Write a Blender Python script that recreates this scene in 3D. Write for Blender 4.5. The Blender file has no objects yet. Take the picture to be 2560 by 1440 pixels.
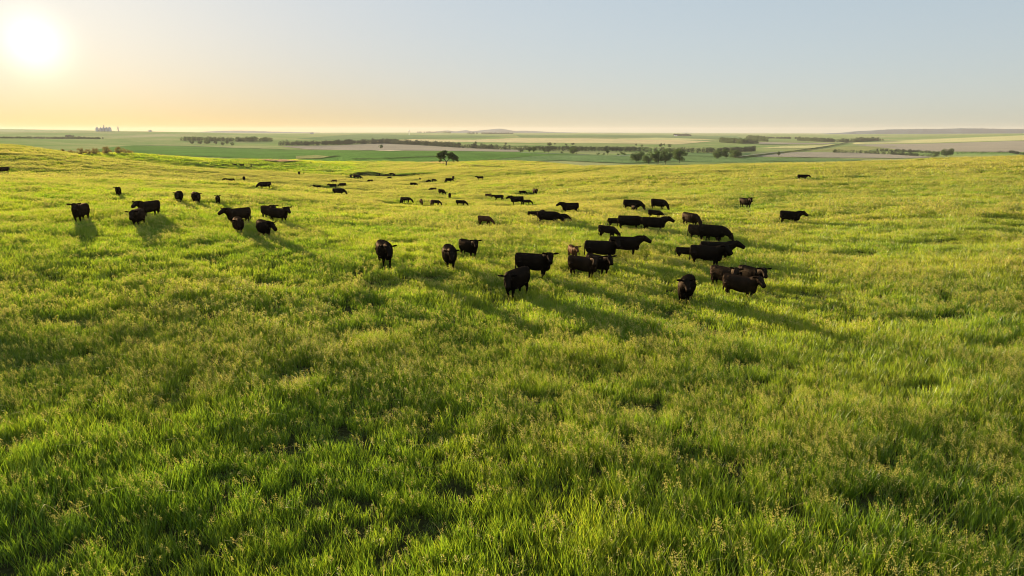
import bpy, math, random
import numpy as np
from mathutils import Vector, geometry

random.seed(7)
RNG = np.random.default_rng(11)
SC = bpy.context.scene
COL = SC.collection

# ---------------------------------------------------------------- camera
CAM_H = 7.0
F = 1707.0 / 2560.0              # focal length over image width
Y0 = 327.0                       # eye level in the 2560x1440 photograph
PITCH = math.atan((720 - Y0) / 1707.0)
cam_d = bpy.data.cameras.new('camera')
cam = bpy.data.objects.new('camera', cam_d)
COL.objects.link(cam)
cam_d.sensor_width = 36.0
cam_d.lens = 36.0 * F
cam_d.clip_start = 0.1
cam_d.clip_end = 60000
cam.location = (0, 0, CAM_H)
cam.rotation_euler = (math.pi / 2 - PITCH, 0, 0)
SC.camera = cam

# ---------------------------------------------------------------- sky and sun
SUN_EL = math.radians(5.6)
SUN_AZ = math.radians(-33.6)     # from straight ahead, negative to the left
SUN = Vector((math.sin(SUN_AZ) * math.cos(SUN_EL), math.cos(SUN_AZ) * math.cos(SUN_EL), math.sin(SUN_EL)))
SKY_STRENGTH = 0.12
world = bpy.data.worlds.new('World')
SC.world = world
world.use_nodes = True
wt = world.node_tree
wt.nodes.clear()
def wn(t, **kw):
    n = wt.nodes.new(t)
    for k, v in kw.items():
        setattr(n, k, v)
    return n
sky = wn('ShaderNodeTexSky', sky_type='NISHITA', sun_disc=False)
sky.sun_elevation = SUN_EL
sky.sun_rotation = SUN_AZ
sky.air_density = 1.0
sky.dust_density = 0.9
sky.ozone_density = 2.0
sky.altitude = 600
# thin summer haze evens the sky out: less saturated, softer contrast
hsv = wn('ShaderNodeHueSaturation')
hsv.inputs['Saturation'].default_value = 1.12
gam = wn('ShaderNodeGamma')
gam.inputs['Gamma'].default_value = 0.25
gain = wn('ShaderNodeVectorMath', operation='MULTIPLY')
gain.inputs[1].default_value = (1.60, 1.68, 1.79)
bg = wn('ShaderNodeBackground')
bg.inputs['Strength'].default_value = SKY_STRENGTH
# the hazy sun itself with its aureole
tc = wn('ShaderNodeTexCoord')
dot = wn('ShaderNodeVectorMath', operation='DOT_PRODUCT')
dot.inputs[1].default_value = SUN
ac = wn('ShaderNodeMath', operation='ARCCOSINE')
wt.links.new(tc.outputs['Generated'], dot.inputs[0])
wt.links.new(dot.outputs['Value'], ac.inputs[0])
def gauss(width, amp, power=2.0):
    a = wn('ShaderNodeMath', operation='DIVIDE'); a.inputs[1].default_value = math.radians(width)
    wt.links.new(ac.outputs[0], a.inputs[0])
    b = wn('ShaderNodeMath', operation='POWER'); b.inputs[1].default_value = power
    wt.links.new(a.outputs[0], b.inputs[0])
    c = wn('ShaderNodeMath', operation='MULTIPLY'); c.inputs[1].default_value = -1.0
    wt.links.new(b.outputs[0], c.inputs[0])
    d = wn('ShaderNodeMath', operation='EXPONENT')
    wt.links.new(c.outputs[0], d.inputs[0])
    e = wn('ShaderNodeMath', operation='MULTIPLY'); e.inputs[1].default_value = amp
    wt.links.new(d.outputs[0], e.inputs[0])
    return e
g1 = gauss(1.65, 0.25)
g2 = gauss(6.0, 0.035, 1.4)
bg1 = wn('ShaderNodeBackground'); bg1.inputs['Color'].default_value = (1.0, 0.93, 0.78, 1)
bg2 = wn('ShaderNodeBackground'); bg2.inputs['Color'].default_value = (1.0, 0.78, 0.46, 1)
wt.links.new(g1.outputs[0], bg1.inputs['Strength'])
wt.links.new(g2.outputs[0], bg2.inputs['Strength'])
s1 = wn('ShaderNodeAddShader'); s2 = wn('ShaderNodeAddShader')
wo = wn('ShaderNodeOutputWorld')
wt.links.new(sky.outputs[0], hsv.inputs['Color'])
wt.links.new(hsv.outputs[0], gam.inputs['Color'])
wt.links.new(gam.outputs[0], gain.inputs[0])
# low sun: the dusty air close to the horizon under it reddens and dims the light
sep = wn('ShaderNodeSeparateXYZ'); wt.links.new(tc.outputs['Generated'], sep.inputs[0])
el1 = wn('ShaderNodeMath', operation='MULTIPLY'); el1.inputs[1].default_value = -1 / 0.075
el2 = wn('ShaderNodeMath', operation='EXPONENT'); el3 = wn('ShaderNodeMath', operation='MULTIPLY')
el4 = wn('ShaderNodeMath', operation='MINIMUM'); el4.inputs[1].default_value = 1.0
gw = gauss(34.0, 1.0)
wt.links.new(sep.outputs['Z'], el1.inputs[0]); wt.links.new(el1.outputs[0], el2.inputs[0])
wt.links.new(el2.outputs[0], el4.inputs[0])
wt.links.new(el4.outputs[0], el3.inputs[0]); wt.links.new(gw.outputs[0], el3.inputs[1])
warm = wn('ShaderNodeMix', data_type='RGBA', blend_type='MULTIPLY')
warm.inputs[7].default_value = (.74, .56, .35, 1)
wt.links.new(el3.outputs[0], warm.inputs[0]); wt.links.new(gain.outputs[0], warm.inputs[6])
wt.links.new(warm.outputs[2], bg.inputs['Color'])
wt.links.new(bg.outputs[0], s1.inputs[0]); wt.links.new(bg1.outputs[0], s1.inputs[1])
wt.links.new(s1.outputs[0], s2.inputs[0]); wt.links.new(bg2.outputs[0], s2.inputs[1])
wt.links.new(s2.outputs[0], wo.inputs['Surface'])

sun_d = bpy.data.lights.new('sun', 'SUN')
sun_d.energy = 5.0
sun_d.angle = math.radians(1.0)
sun_d.color = (1.0, 0.84, 0.58)
sun = bpy.data.objects.new('sun', sun_d)
COL.objects.link(sun)
sun.rotation_euler = SUN.to_track_quat('Z', 'Y').to_euler()
sun.location = (-60, 90, 60)

SC.view_settings.view_transform = 'Standard'
SC.view_settings.look = 'None'
SC.view_settings.gamma = 1.0
SC.view_settings.use_curve_mapping = False
SC.view_settings.exposure = 1.25
SC.render.engine = 'CYCLES'
cy = SC.cycles
cy.max_bounces = 4
cy.diffuse_bounces = 2
cy.glossy_bounces = 1
cy.transmission_bounces = 2
cy.volume_bounces = 0
cy.transparent_max_bounces = 4
cy.use_denoising = True
cy.filter_width = 1.1
cy.caustics_reflective = False
cy.caustics_refractive = False
cy.sample_clamp_indirect = 4.0

# ---------------------------------------------------------------- helpers
def smooth(a, b, t):
    t = np.clip((t - a) / (b - a), 0, 1)
    return t * t * (3 - 2 * t)

_tabs = [np.random.default_rng(100 + i).random((256, 256)) for i in range(8)]
def noise2(x, y, scale, k=0):
    """smooth lattice noise, 0..1"""
    t = _tabs[k % 8]
    x = np.asarray(x, float) / scale + 1000.5; y = np.asarray(y, float) / scale + 1000.5
    xi = np.floor(x).astype(int); yi = np.floor(y).astype(int)
    fx = x - xi; fy = y - yi
    fx = fx * fx * (3 - 2 * fx); fy = fy * fy * (3 - 2 * fy)
    a = t[xi % 256, yi % 256]; b = t[(xi + 1) % 256, yi % 256]
    c = t[xi % 256, (yi + 1) % 256]; d = t[(xi + 1) % 256, (yi + 1) % 256]
    return (a * (1 - fx) + b * fx) * (1 - fy) + (c * (1 - fx) + d * fx) * fy

# ---------------------------------------------------------------- terrain shape
# profiles of the land along nine bearings: (distance ahead, height)
U_OF = lambda px: (px - 1280) / 1752.0
PROF = {
    0:    [(40, .2), (80, .4), (136, -.6), (230, 2.7), (400, -8), (700, -15), (1100, -17), (2000, -13.5), (2600, -28), (4500, 1), (6000, -12), (9000, 30), (12000, 0)],
    320:  [(40, .2), (70, .1), (100, -.9), (160, -2.0), (210, -1.8), (262, -5.2), (330, -3.4), (500, -16), (700, -18), (1100, -21), (1500, -23.8), (1800, -32), (2600, -18), (3300, -32), (4600, 2), (6500, -8), (9000, 4), (12000, -5)],
    640:  [(40, .1), (70, -.6), (117, -2.3), (160, -4.8), (240, -6.0), (300, -10.2), (380, -8.4), (500, -14), (700, -20), (1000, -25), (1500, -31), (2000, -31), (2600, -27), (3500, -23), (5000, -12), (7000, -22), (12000, -28)],
    960:  [(36, 0), (60, -.8), (100, -2.6), (150, -5.4), (228, -8.6), (280, -10.2), (420, -12.9), (600, -17.2), (900, -22.2), (1300, -27.5), (1900, -30.5), (2600, -36), (4000, -30), (6000, -21), (9000, -22), (12000, -30)],
    1280: [(36, 0), (60, -.6), (100, -2.6), (140, -4.4), (200, -6.0), (262, -6.6), (325, -9.6), (420, -10.6), (520, -18), (700, -22.5), (1000, -26.5), (1400, -30), (1800, -33), (2500, -36), (3500, -33), (5000, -26), (9000, -22), (12000, -30)],
    1600: [(36, -.1), (60, -.5), (100, -1.9), (150, -3.2), (250, -5.0), (300, -8), (450, -18), (650, -24), (900, -28.5), (1300, -34), (2000, -38), (3000, -36), (4000, -34), (6000, -32), (9000, -30), (12000, -36)],
    1920: [(36, -.1), (60, -.4), (100, -.7), (150, -1.6), (230, -3.4), (300, -11), (600, -24), (900, -31), (1200, -35.5), (1600, -41), (2500, -43), (4000, -45), (6000, -41), (9000, -40), (12000, -46)],
    2240: [(36, 0), (60, -.1), (100, -.1), (140, -.4), (200, -1.0), (280, -10), (600, -25), (900, -32), (1200, -38), (1600, -44), (2500, -50), (4000, -50), (6000, -33), (9000, -36), (12000, -44)],
    2560: [(36, .1), (60, .3), (100, .5), (140, .5), (190, .4), (260, -8), (600, -23), (900, -31), (1200, -37), (1600, -41), (2500, -43), (4000, -36), (6000, -21), (9000, -26), (12000, -36)],
}
LMIN, LMAX, NL = math.log(4.0), math.log(18000.0), 420
_lg = np.linspace(LMIN, LMAX, NL)
def pchip(xk, yk, x):
    xk = np.array(xk); yk = np.array(yk); h = np.diff(xk); d = np.diff(yk) / h
    m = np.zeros_like(yk)
    for i in range(1, len(xk) - 1):
        if d[i - 1] * d[i] > 0:
            w1 = 2 * h[i] + h[i - 1]; w2 = h[i] + 2 * h[i - 1]
            m[i] = (w1 + w2) / (w1 / d[i - 1] + w2 / d[i])
    i = np.clip(np.searchsorted(xk, x) - 1, 0, len(xk) - 2)
    t = np.clip((x - xk[i]) / h[i], 0, 1)
    return ((1 + 2 * t) * (1 - t) ** 2 * yk[i] + t * (1 - t) ** 2 * h[i] * m[i]
            + t * t * (3 - 2 * t) * yk[i + 1] + t * t * (t - 1) * h[i] * m[i + 1])
NEAR_DZ = {0: .1, 320: 0.0, 640: -.25, 960: -.5, 1280: -1.0, 1600: -1.1, 1920: -1.1, 2240: -.9, 2560: -.8}
_cols = []
for px in sorted(PROF):
    off = NEAR_DZ[px]
    p = [(4, -.5), (18, -.45 + off * .2)] + [(a, b + off * (1 - float(smooth(70, 170, a))) - (.75 * float(smooth(60, 170, a)) if a < 460 else 0)) for a, b in PROF[px]] + [(18000, PROF[px][-1][1])]
    _cols.append(pchip([math.log(a) for a, b in p], [b for a, b in p], _lg))
_cols = np.array(_cols)                                        # 9 x NL
NU = 193
_ug = np.linspace(U_OF(0), U_OF(2560), NU)
_tab = np.zeros((NU, NL))
for i, u in enumerate(_ug):
    s = (u - _ug[0]) / (_ug[-1] - _ug[0]) * 8
    k = min(int(s), 7); t = s - k
    p0, p1, p2, p3 = _cols[max(k - 1, 0)], _cols[k], _cols[k + 1], _cols[min(k + 2, 8)]
    _tab[i] = 0.5 * ((2 * p1) + (p2 - p0) * t + (2 * p0 - 5 * p1 + 4 * p2 - p3) * t * t + (3 * p1 - p0 - 3 * p2 + p3) * t ** 3)
_flat = pchip([math.log(a) for a in (4, 60, 250, 900, 3000, 18000)], [0, 0, -2, -25, -30, -30], _lg)

def at_px(px, Y):
    return U_OF(px) * Y
BUMPS = []      # (x, y, rx, ry, height, rot)
def T(x, y):
    x = np.asarray(x, float); y = np.asarray(y, float)
    az = np.arctan2(x, y)
    r = np.hypot(x, y) + 1e-6
    u = np.tan(np.clip(az, -1.2, 1.2))
    uc = np.clip(u, _ug[0], _ug[-1])
    ye = r / np.sqrt(1 + uc * uc)
    fl = np.clip((np.log(np.maximum(ye, 4.0)) - LMIN) / (LMAX - LMIN) * (NL - 1), 0, NL - 1.001)
    fu = np.clip((uc - _ug[0]) / (_ug[-1] - _ug[0]) * (NU - 1), 0, NU - 1.001)
    i = fu.astype(int); j = fl.astype(int); a = fu - i; b = fl - j
    z = (_tab[i, j] * (1 - a) * (1 - b) + _tab[i + 1, j] * a * (1 - b) + _tab[i, j + 1] * (1 - a) * b + _tab[i + 1, j + 1] * a * b)
    w = smooth(0.9, 1.7, np.abs(az))
    zf = _flat[j] * (1 - b) + _flat[np.minimum(j + 1, NL - 1)] * b
    z = z * (1 - w) + zf * w
    z = z + (noise2(x, y, 9, 0) - .5) * (.16 * smooth(12, 30, r) + .22 * smooth(45, 90, r))
    z = z + (noise2(x, y, 38, 1) - .5) * .95 * smooth(60, 140, r)
    z = z + (noise2(x, y * .8, 20, 5) - .5) * .5 * smooth(45, 90, r) * (1 - smooth(200, 300, r))
    z = z + (noise2(x, y, 320, 2) - .5) * 3.0 * smooth(500, 1200, r)
    for bx, by, rx, ry, h, rot in BUMPS:
        dx = (x - bx) * math.cos(rot) + (y - by) * math.sin(rot)
        dy = -(x - bx) * math.sin(rot) + (y - by) * math.cos(rot)
        q = (dx / rx) ** 2 + (dy / ry) ** 2
        z = z + h * np.exp(-q ** 1.6)
    return z
# the low earth mound and the dug-out stock pond hollow in the dip before the lone tree
BUMPS.append((at_px(905, 285), 285, 8.5, 4.5, 2.3, -0.12))
BUMPS.append((at_px(1030, 272), 272, 9.5, 9.0, -5.0, 0.0))

BUMPS.append((at_px(1032, 287), 287, 11.0, 5.0, 0.9, 0.0))

CP, SP = math.cos(PITCH), math.sin(PITCH)
def ray(px, py):
    rx = (px - 1280) / 1707.0; up = (720 - py) / 1707.0
    return rx, CP + up * SP, up * CP - SP          # x, y, z of the viewing direction
_YS = np.exp(np.linspace(math.log(6), math.log(16000), 5000))
def hit(px, py, ymin=6.0, lift=0.0):
    """first point of the land (raised by lift) on the line of sight of a photo pixel"""
    dx, dy, dz = ray(px, py)
    ys = _YS[_YS >= ymin]
    zs = CAM_H + ys * dz / dy
    xs = ys * dx / dy
    below = zs < T(xs, ys) + lift
    k = int(np.argmax(below)) if below.any() else len(ys) - 1
    return float(xs[k]), float(ys[k])

def mesh_np(name, v, f, mat=None, smooth_shade=False):
    """mesh from arrays; f is (n,3) or (n,4)"""
    me = bpy.data.meshes.new(name)
    v = np.asarray(v, np.float32); f = np.asarray(f, np.int32)
    me.vertices.add(len(v)); me.vertices.foreach_set('co', v.ravel())
    me.loops.add(f.size); me.loops.foreach_set('vertex_index', f.ravel())
    me.polygons.add(len(f))
    me.polygons.foreach_set('loop_start', np.arange(0, f.size, f.shape[1], dtype=np.int32))
    me.polygons.foreach_set('loop_total', np.full(len(f), f.shape[1], np.int32))
    if smooth_shade:
        me.polygons.foreach_set('use_smooth', np.ones(len(f), bool))
    me.update(calc_edges=True)
    me.validate()
    if mat: me.materials.append(mat)
    return me
def fattr(me, name, val):
    a = me.attributes.new(name, 'FLOAT', 'POINT')
    a.data.foreach_set('value', np.asarray(val, np.float32))
def link(name, me, parent=None, **props):
    o = bpy.data.objects.new(name, me)
    COL.objects.link(o)
    if parent is not None: o.parent = parent
    for k, v in props.items(): o[k] = v
    return o

# ---------------------------------------------------------------- materials
def newmat(name):
    m = bpy.data.materials.new(name); m.use_nodes = True
    nt = m.node_tree; nt.nodes.clear()
    out = nt.nodes.new('ShaderNodeOutputMaterial')
    return m, nt, out
def nd(nt, t, **kw):
    n = nt.nodes.new(t)
    for k, v in kw.items():
        if k.startswith('in_'): n.inputs[int(k[3:])].default_value = v
        else: setattr(n, k, v)
    return n
def ramp(nt, stops):
    r = nt.nodes.new('ShaderNodeValToRGB')
    e = r.color_ramp.elements
    while len(e) > 1: e.remove(e[-1])
    e[0].position, e[0].color = stops[0][0], (*stops[0][1], 1)
    for p, c in stops[1:]:
        x = e.new(p); x.color = (*c, 1)
    return r
def mixc(nt, fac, a, b, blend='MIX'):
    m = nt.nodes.new('ShaderNodeMix'); m.data_type = 'RGBA'; m.blend_type = blend
    for s, v in ((m.inputs[0], fac), (m.inputs[6], a), (m.inputs[7], b)):
        if isinstance(v, (int, float)): s.default_value = v
        elif isinstance(v, tuple): s.default_value = (*v, 1)
        else: nt.links.new(v, s)
    return m.outputs[2]
def noise_tex(nt, scale, detail=4, rough=.55, vec=None, stretch=None):
    if vec is None:
        vec = nt.nodes.new('ShaderNodeNewGeometry').outputs['Position']
    if stretch:
        mp = nt.nodes.new('ShaderNodeMapping'); mp.inputs['Scale'].default_value = stretch
        nt.links.new(vec, mp.inputs['Vector']); vec = mp.outputs[0]
    n = nt.nodes.new('ShaderNodeTexNoise')
    n.inputs['Scale'].default_value = scale; n.inputs['Detail'].default_value = detail; n.inputs['Roughness'].default_value = rough
    nt.links.new(vec, n.inputs['Vector'])
    return n.outputs['Fac']

def leaf_material(name, cols, trans, gloss=.06, scale=.12, tmix=.5):
    """thin leaf: diffuse + light passing through, colour varied by place and by blade"""
    m, nt, out = newmat(name)
    at = nd(nt, 'ShaderNodeAttribute', attribute_name='rnd')
    n1 = noise_tex(nt, scale, 4)
    mm = nd(nt, 'ShaderNodeMath', operation='MULTIPLY_ADD', in_1=.55)
    nt.links.new(at.outputs['Fac'], mm.inputs[0])
    n1b = noise_tex(nt, scale * .16, 3, .6, stretch=(.6, 1.0, 1.0))
    nm = nd(nt, 'ShaderNodeMath', operation='MULTIPLY_ADD', in_1=.55); nt.links.new(n1b, nm.inputs[0])
    nh = nd(nt, 'ShaderNodeMath', operation='MULTIPLY', in_1=.45); nt.links.new(n1, nh.inputs[0]); nt.links.new(nh.outputs[0], nm.inputs[2])
    sc = nd(nt, 'ShaderNodeMath', operation='MULTIPLY_ADD', in_1=2.6, in_2=-1.08)
    nt.links.new(nm.outputs[0], sc.inputs[0]); nt.links.new(sc.outputs[0], mm.inputs[2])
    r = ramp(nt, [(i / (len(cols) - 1), c) for i, c in enumerate(cols)])
    nt.links.new(mm.outputs[0], r.inputs[0])
    d = nd(nt, 'ShaderNodeBsdfDiffuse'); t = nd(nt, 'ShaderNodeBsdfTranslucent')
    nt.links.new(r.outputs[0], d.inputs[0])
    tcx = mixc(nt, 1.0, r.outputs[0], trans, 'MULTIPLY')
    nt.links.new(tcx, t.inputs[0])
    mx = nd(nt, 'ShaderNodeMixShader', in_0=tmix)
    nt.links.new(d.outputs[0], mx.inputs[1]); nt.links.new(t.outputs[0], mx.inputs[2])
    g = nd(nt, 'ShaderNodeBsdfGlossy'); g.inputs['Roughness'].default_value = .45
    g.inputs[0].default_value = (.8, .8, .7, 1)
    m2 = nd(nt, 'ShaderNodeMixShader', in_0=gloss)
    nt.links.new(mx.outputs[0], m2.inputs[1]); nt.links.new(g.outputs[0], m2.inputs[2])
    nt.links.new(m2.outputs[0], out.inputs['Surface'])
    return m
def canopy_normal(nt, amp=1.1, cell=1.2):
    """standing plants turn their leaves every way: scatter the shading normal"""
    g = nd(nt, 'ShaderNodeNewGeometry')
    sc = nd(nt, 'ShaderNodeVectorMath', operation='SCALE'); sc.inputs['Scale'].default_value = 1 / cell
    fl = nd(nt, 'ShaderNodeVectorMath', operation='FLOOR')
    wnz = nd(nt, 'ShaderNodeTexWhiteNoise', noise_dimensions='3D')
    sb = nd(nt, 'ShaderNodeVectorMath', operation='SUBTRACT'); sb.inputs[1].default_value = (.5, .5, .5)
    ad = nd(nt, 'ShaderNodeVectorMath', operation='MULTIPLY_ADD'); ad.inputs[1].default_value = (2 * amp, 2 * amp, .4 * amp)
    nm = nd(nt, 'ShaderNodeVectorMath', operation='NORMALIZE')
    nt.links.new(g.outputs['Position'], sc.inputs[0]); nt.links.new(sc.outputs[0], fl.inputs[0])
    nt.links.new(fl.outputs[0], wnz.inputs['Vector']); nt.links.new(wnz.outputs['Color'], sb.inputs[0])
    nt.links.new(sb.outputs[0], ad.inputs[0]); nt.links.new(g.outputs['Normal'], ad.inputs[2])
    nt.links.new(ad.outputs[0], nm.inputs[0])
    return nm.outputs[0]
def canopy(nt, col, amp, cell, out):
    """far vegetation: leaves of every tilt"""
    nrm = canopy_normal(nt, amp, cell)
    d = nd(nt, 'ShaderNodeBsdfDiffuse')
    nt.links.new(col, d.inputs['Color']); nt.links.new(nrm, d.inputs['Normal'])
    sh = nd(nt, 'ShaderNodeBsdfSheen'); sh.inputs['Roughness'].default_value = .7      # hairy tops glow at low sun
    nt.links.new(col, sh.inputs['Color']); nt.links.new(nrm, sh.inputs['Normal'])
    ad = nd(nt, 'ShaderNodeAddShader'); nt.links.new(d.outputs[0], ad.inputs[0]); nt.links.new(sh.outputs[0], ad.inputs[1])
    nt.links.new(ad.outputs[0], out.inputs['Surface'])
def plain(name, col, rough=.8, var=.15, scale=3.0, bump=0.0, metallic=0.0):
    m, nt, out = newmat(name)
    p = nd(nt, 'ShaderNodeBsdfPrincipled')
    f = noise_tex(nt, scale, 5)
    c2 = tuple(min(1, c * (1 + var * 2)) for c in col); c1 = tuple(c * (1 - var) for c in col)
    nt.links.new(mixc(nt, f, c1, c2), p.inputs['Base Color'])
    p.inputs['Roughness'].default_value = rough; p.inputs['Metallic'].default_value = metallic
    if bump:
        b = nd(nt, 'ShaderNodeBump'); b.inputs['Strength'].default_value = bump
        nt.links.new(f, b.inputs['Height']); nt.links.new(b.outputs[0], p.inputs['Normal'])
    nt.links.new(p.outputs[0], out.inputs['Surface'])
    return m

M = {}
M['grass'] = leaf_material('grass_blades', [(.065, .13, .011), (.165, .235, .018), (.275, .295, .028), (.37, .32, .045)], (1.9, 1.95, .9), tmix=.6)
M['head'] = leaf_material('seed_heads', [(.38, .34, .07), (.53, .44, .11), (.64, .51, .165)], (1.4, 1.38, 1.1), gloss=.03, tmix=.5)
M['leaf'] = leaf_material('tree_leaves', [(.032, .056, .012), (.056, .088, .018), (.09, .122, .026)], (1.6, 1.7, .8), gloss=.04, scale=.25, tmix=.4)
M['leaf_grey'] = leaf_material('grey_green_leaves', [(.05, .06, .035), (.075, .085, .05), (.10, .11, .065)], (1.3, 1.4, .9), gloss=.05, scale=.05, tmix=.35)
M['glare_bush'] = leaf_material('glare_bush_leaves', [(.11, .09, .035), (.16, .13, .05), (.21, .17, .07)], (1.6, 1.4, .9), gloss=.02, scale=.2, tmix=.6)  # leaf colour lightened to paint backlight glare onto the crest bushes
M['belt'] = leaf_material('belt_leaves', [(.03, .038, .022), (.045, .055, .032), (.07, .08, .05)], (1.3, 1.4, .9), gloss=.03, scale=.05, tmix=.3)
M['conifer'] = leaf_material('dark_needles', [(.012, .022, .012), (.02, .032, .016), (.03, .042, .02)], (1.2, 1.3, .9), gloss=.03, scale=.2, tmix=.25)
M['bark'] = plain('bark', (.06, .045, .035), .9, .3, 6, .4)

# ---------------------------------------------------------------- ground: one sheet to the horizon
def build_ground():
    radii = np.concatenate([[.6], np.exp(np.arange(math.log(2.0), math.log(17200), .021))])
    ang = np.concatenate([np.radians(np.arange(-43, 43.01, .25)), np.radians(np.arange(47, 317, 4.5))])
    A, R = np.meshgrid(ang, radii)
    X, Yy = R * np.sin(A), R * np.cos(A)
    Z = T(X, Yy)
    v = np.stack([X.ravel(), Yy.ravel(), Z.ravel()], 1)
    na, nr = len(ang), len(radii)
    i, j = np.meshgrid(np.arange(nr - 1), np.arange(na), indexing='ij')
    j2 = (j + 1) % na
    f = np.stack([i * na + j, (i + 1) * na + j, (i + 1) * na + j2, i * na + j2], -1).reshape(-1, 4)[:, ::-1]
    v = np.vstack([v, [[0, 0, 0]]])
    m, nt, out = newmat('prairie_ground')
    at = nd(nt, 'ShaderNodeAttribute', attribute_name='pasture')
    # pasture: thatch under the grass turning to cured golden tops on the far slopes
    n1 = noise_tex(nt, .05, 6, .6, stretch=(.5, 1.0, 1.0))
    n2 = noise_tex(nt, .9, 5, .65)
    mixn = nd(nt, 'ShaderNodeMath', operation='MULTIPLY_ADD', in_1=.45)
    nt.links.new(n2, mixn.inputs[0])
    ml = nd(nt, 'ShaderNodeMath', operation='MULTIPLY', in_1=.55); nt.links.new(n1, ml.inputs[0])
    nt.links.new(ml.outputs[0], mixn.inputs[2])
    rp = ramp(nt, [(.30, (.02, .026, .008)), (.5, (.045, .045, .014)), (.70, (.085, .07, .025))])
    nt.links.new(mixn.outputs[0], rp.inputs[0])
    # plain: patchwork of grassland, stubble and hay
    n3 = noise_tex(nt, .0022, 5, .6)
    n4 = noise_tex(nt, .03, 5, .6)
    rf = ramp(nt, [(.30, (.16, .27, .065)), (.45, (.22, .30, .085)), (.55, (.31, .33, .12)), (.68, (.43, .39, .19))])
    mm = nd(nt, 'ShaderNodeMath', operation='MULTIPLY_ADD', in_1=.25)
    nt.links.new(n4, mm.inputs[0])
    m3 = nd(nt, 'ShaderNodeMath', operation='MULTIPLY', in_1=.78); nt.links.new(n3, m3.inputs[0]); nt.links.new(m3.outputs[0], mm.inputs[2])
    nt.links.new(mm.outputs[0], rf.inputs[0])
    c = mixc(nt, at.outputs['Fac'], rf.outputs[0], rp.outputs[0])
    canopy(nt, c, 1.4, .07, out)
    me = mesh_np('ground', v, f, m, True)
    r = np.hypot(v[:, 0], v[:, 1])
    edge = 470 + (noise2(v[:, 0], v[:, 1], 90, 4) - .5) * 120
    fattr(me, 'pasture', 1 - smooth(edge - 25, edge + 25, r))
    return link('ground', me, kind='structure')
build_ground()

# ---------------------------------------------------------------- fields, tracks and verges laid on the plain
def field_mat(name, col, var=.14, rows=None):
    m, nt, out = newmat(name)
    n = noise_tex(nt, .012, 6, .6, stretch=(1, .5, 1))
    c1 = tuple(c * (1 - var) for c in col); c2 = tuple(c * (1 + var) for c in col)
    r = ramp(nt, [(.3, c1), (.7, c2)])
    nt.links.new(n, r.inputs[0]); src = r.outputs[0]
    if rows:
        w = nd(nt, 'ShaderNodeTexWave', wave_type='BANDS', bands_direction='X')
        w.inputs['Scale'].default_value = rows[0]; w.inputs['Distortion'].default_value = 1.5; w.inputs['Detail Scale'].default_value = .02
        g = nd(nt, 'ShaderNodeNewGeometry'); mp = nd(nt, 'ShaderNodeMapping'); mp.inputs['Rotation'].default_value = (0, 0, rows[1])
        nt.links.new(g.outputs['Position'], mp.inputs[0]); nt.links.new(mp.outputs[0], w.inputs[0])
        k = nd(nt, 'ShaderNodeMath', operation='MULTIPLY', in_1=.5); nt.links.new(w.outputs['Fac'], k.inputs[0])
        src = mixc(nt, k.outputs[0], src, rows[2])
    canopy(nt, src, 1.4, 1.0, out)
    return m
FM = {
    'green': field_mat('green_crop', (.13, .225, .05), .18),
    'green_far': field_mat('young_green_crop', (.17, .24, .085), .14),
    'plough': field_mat('ploughed_soil', (.35, .29, .205), .12, (.012, 1.1, (.43, .36, .26))),
    'wheat': field_mat('ripening_wheat', (.62, .50, .24), .12),
    'hay': field_mat('pale_hay', (.58, .52, .22), .12),
    'olive': field_mat('olive_pasture', (.32, .31, .11), .15),
    'verge': field_mat('dark_verge', (.08, .10, .04), .2),
    'dry': field_mat('dry_reddish_grass', (.50, .30, .14), .15),
    'gravel': field_mat('gravel', (.38, .34, .27), .1),
    'light': field_mat('bare_pale_patch', (.60, .50, .32), .1),
    'slope': field_mat('lush_green_slope', (.13, .20, .035), .25),
}
def in_poly(px, py, P):
    c = np.zeros(len(px), bool)
    n = len(P)
    for i in range(n):
        x1, y1 = P[i]; x2, y2 = P[(i + 1) % n]
        k = ((y1 > py) != (y2 > py)) & (px < (x2 - x1) * (py - y1) / (y2 - y1 + 1e-12) + x1)
        c ^= k
    return c
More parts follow.
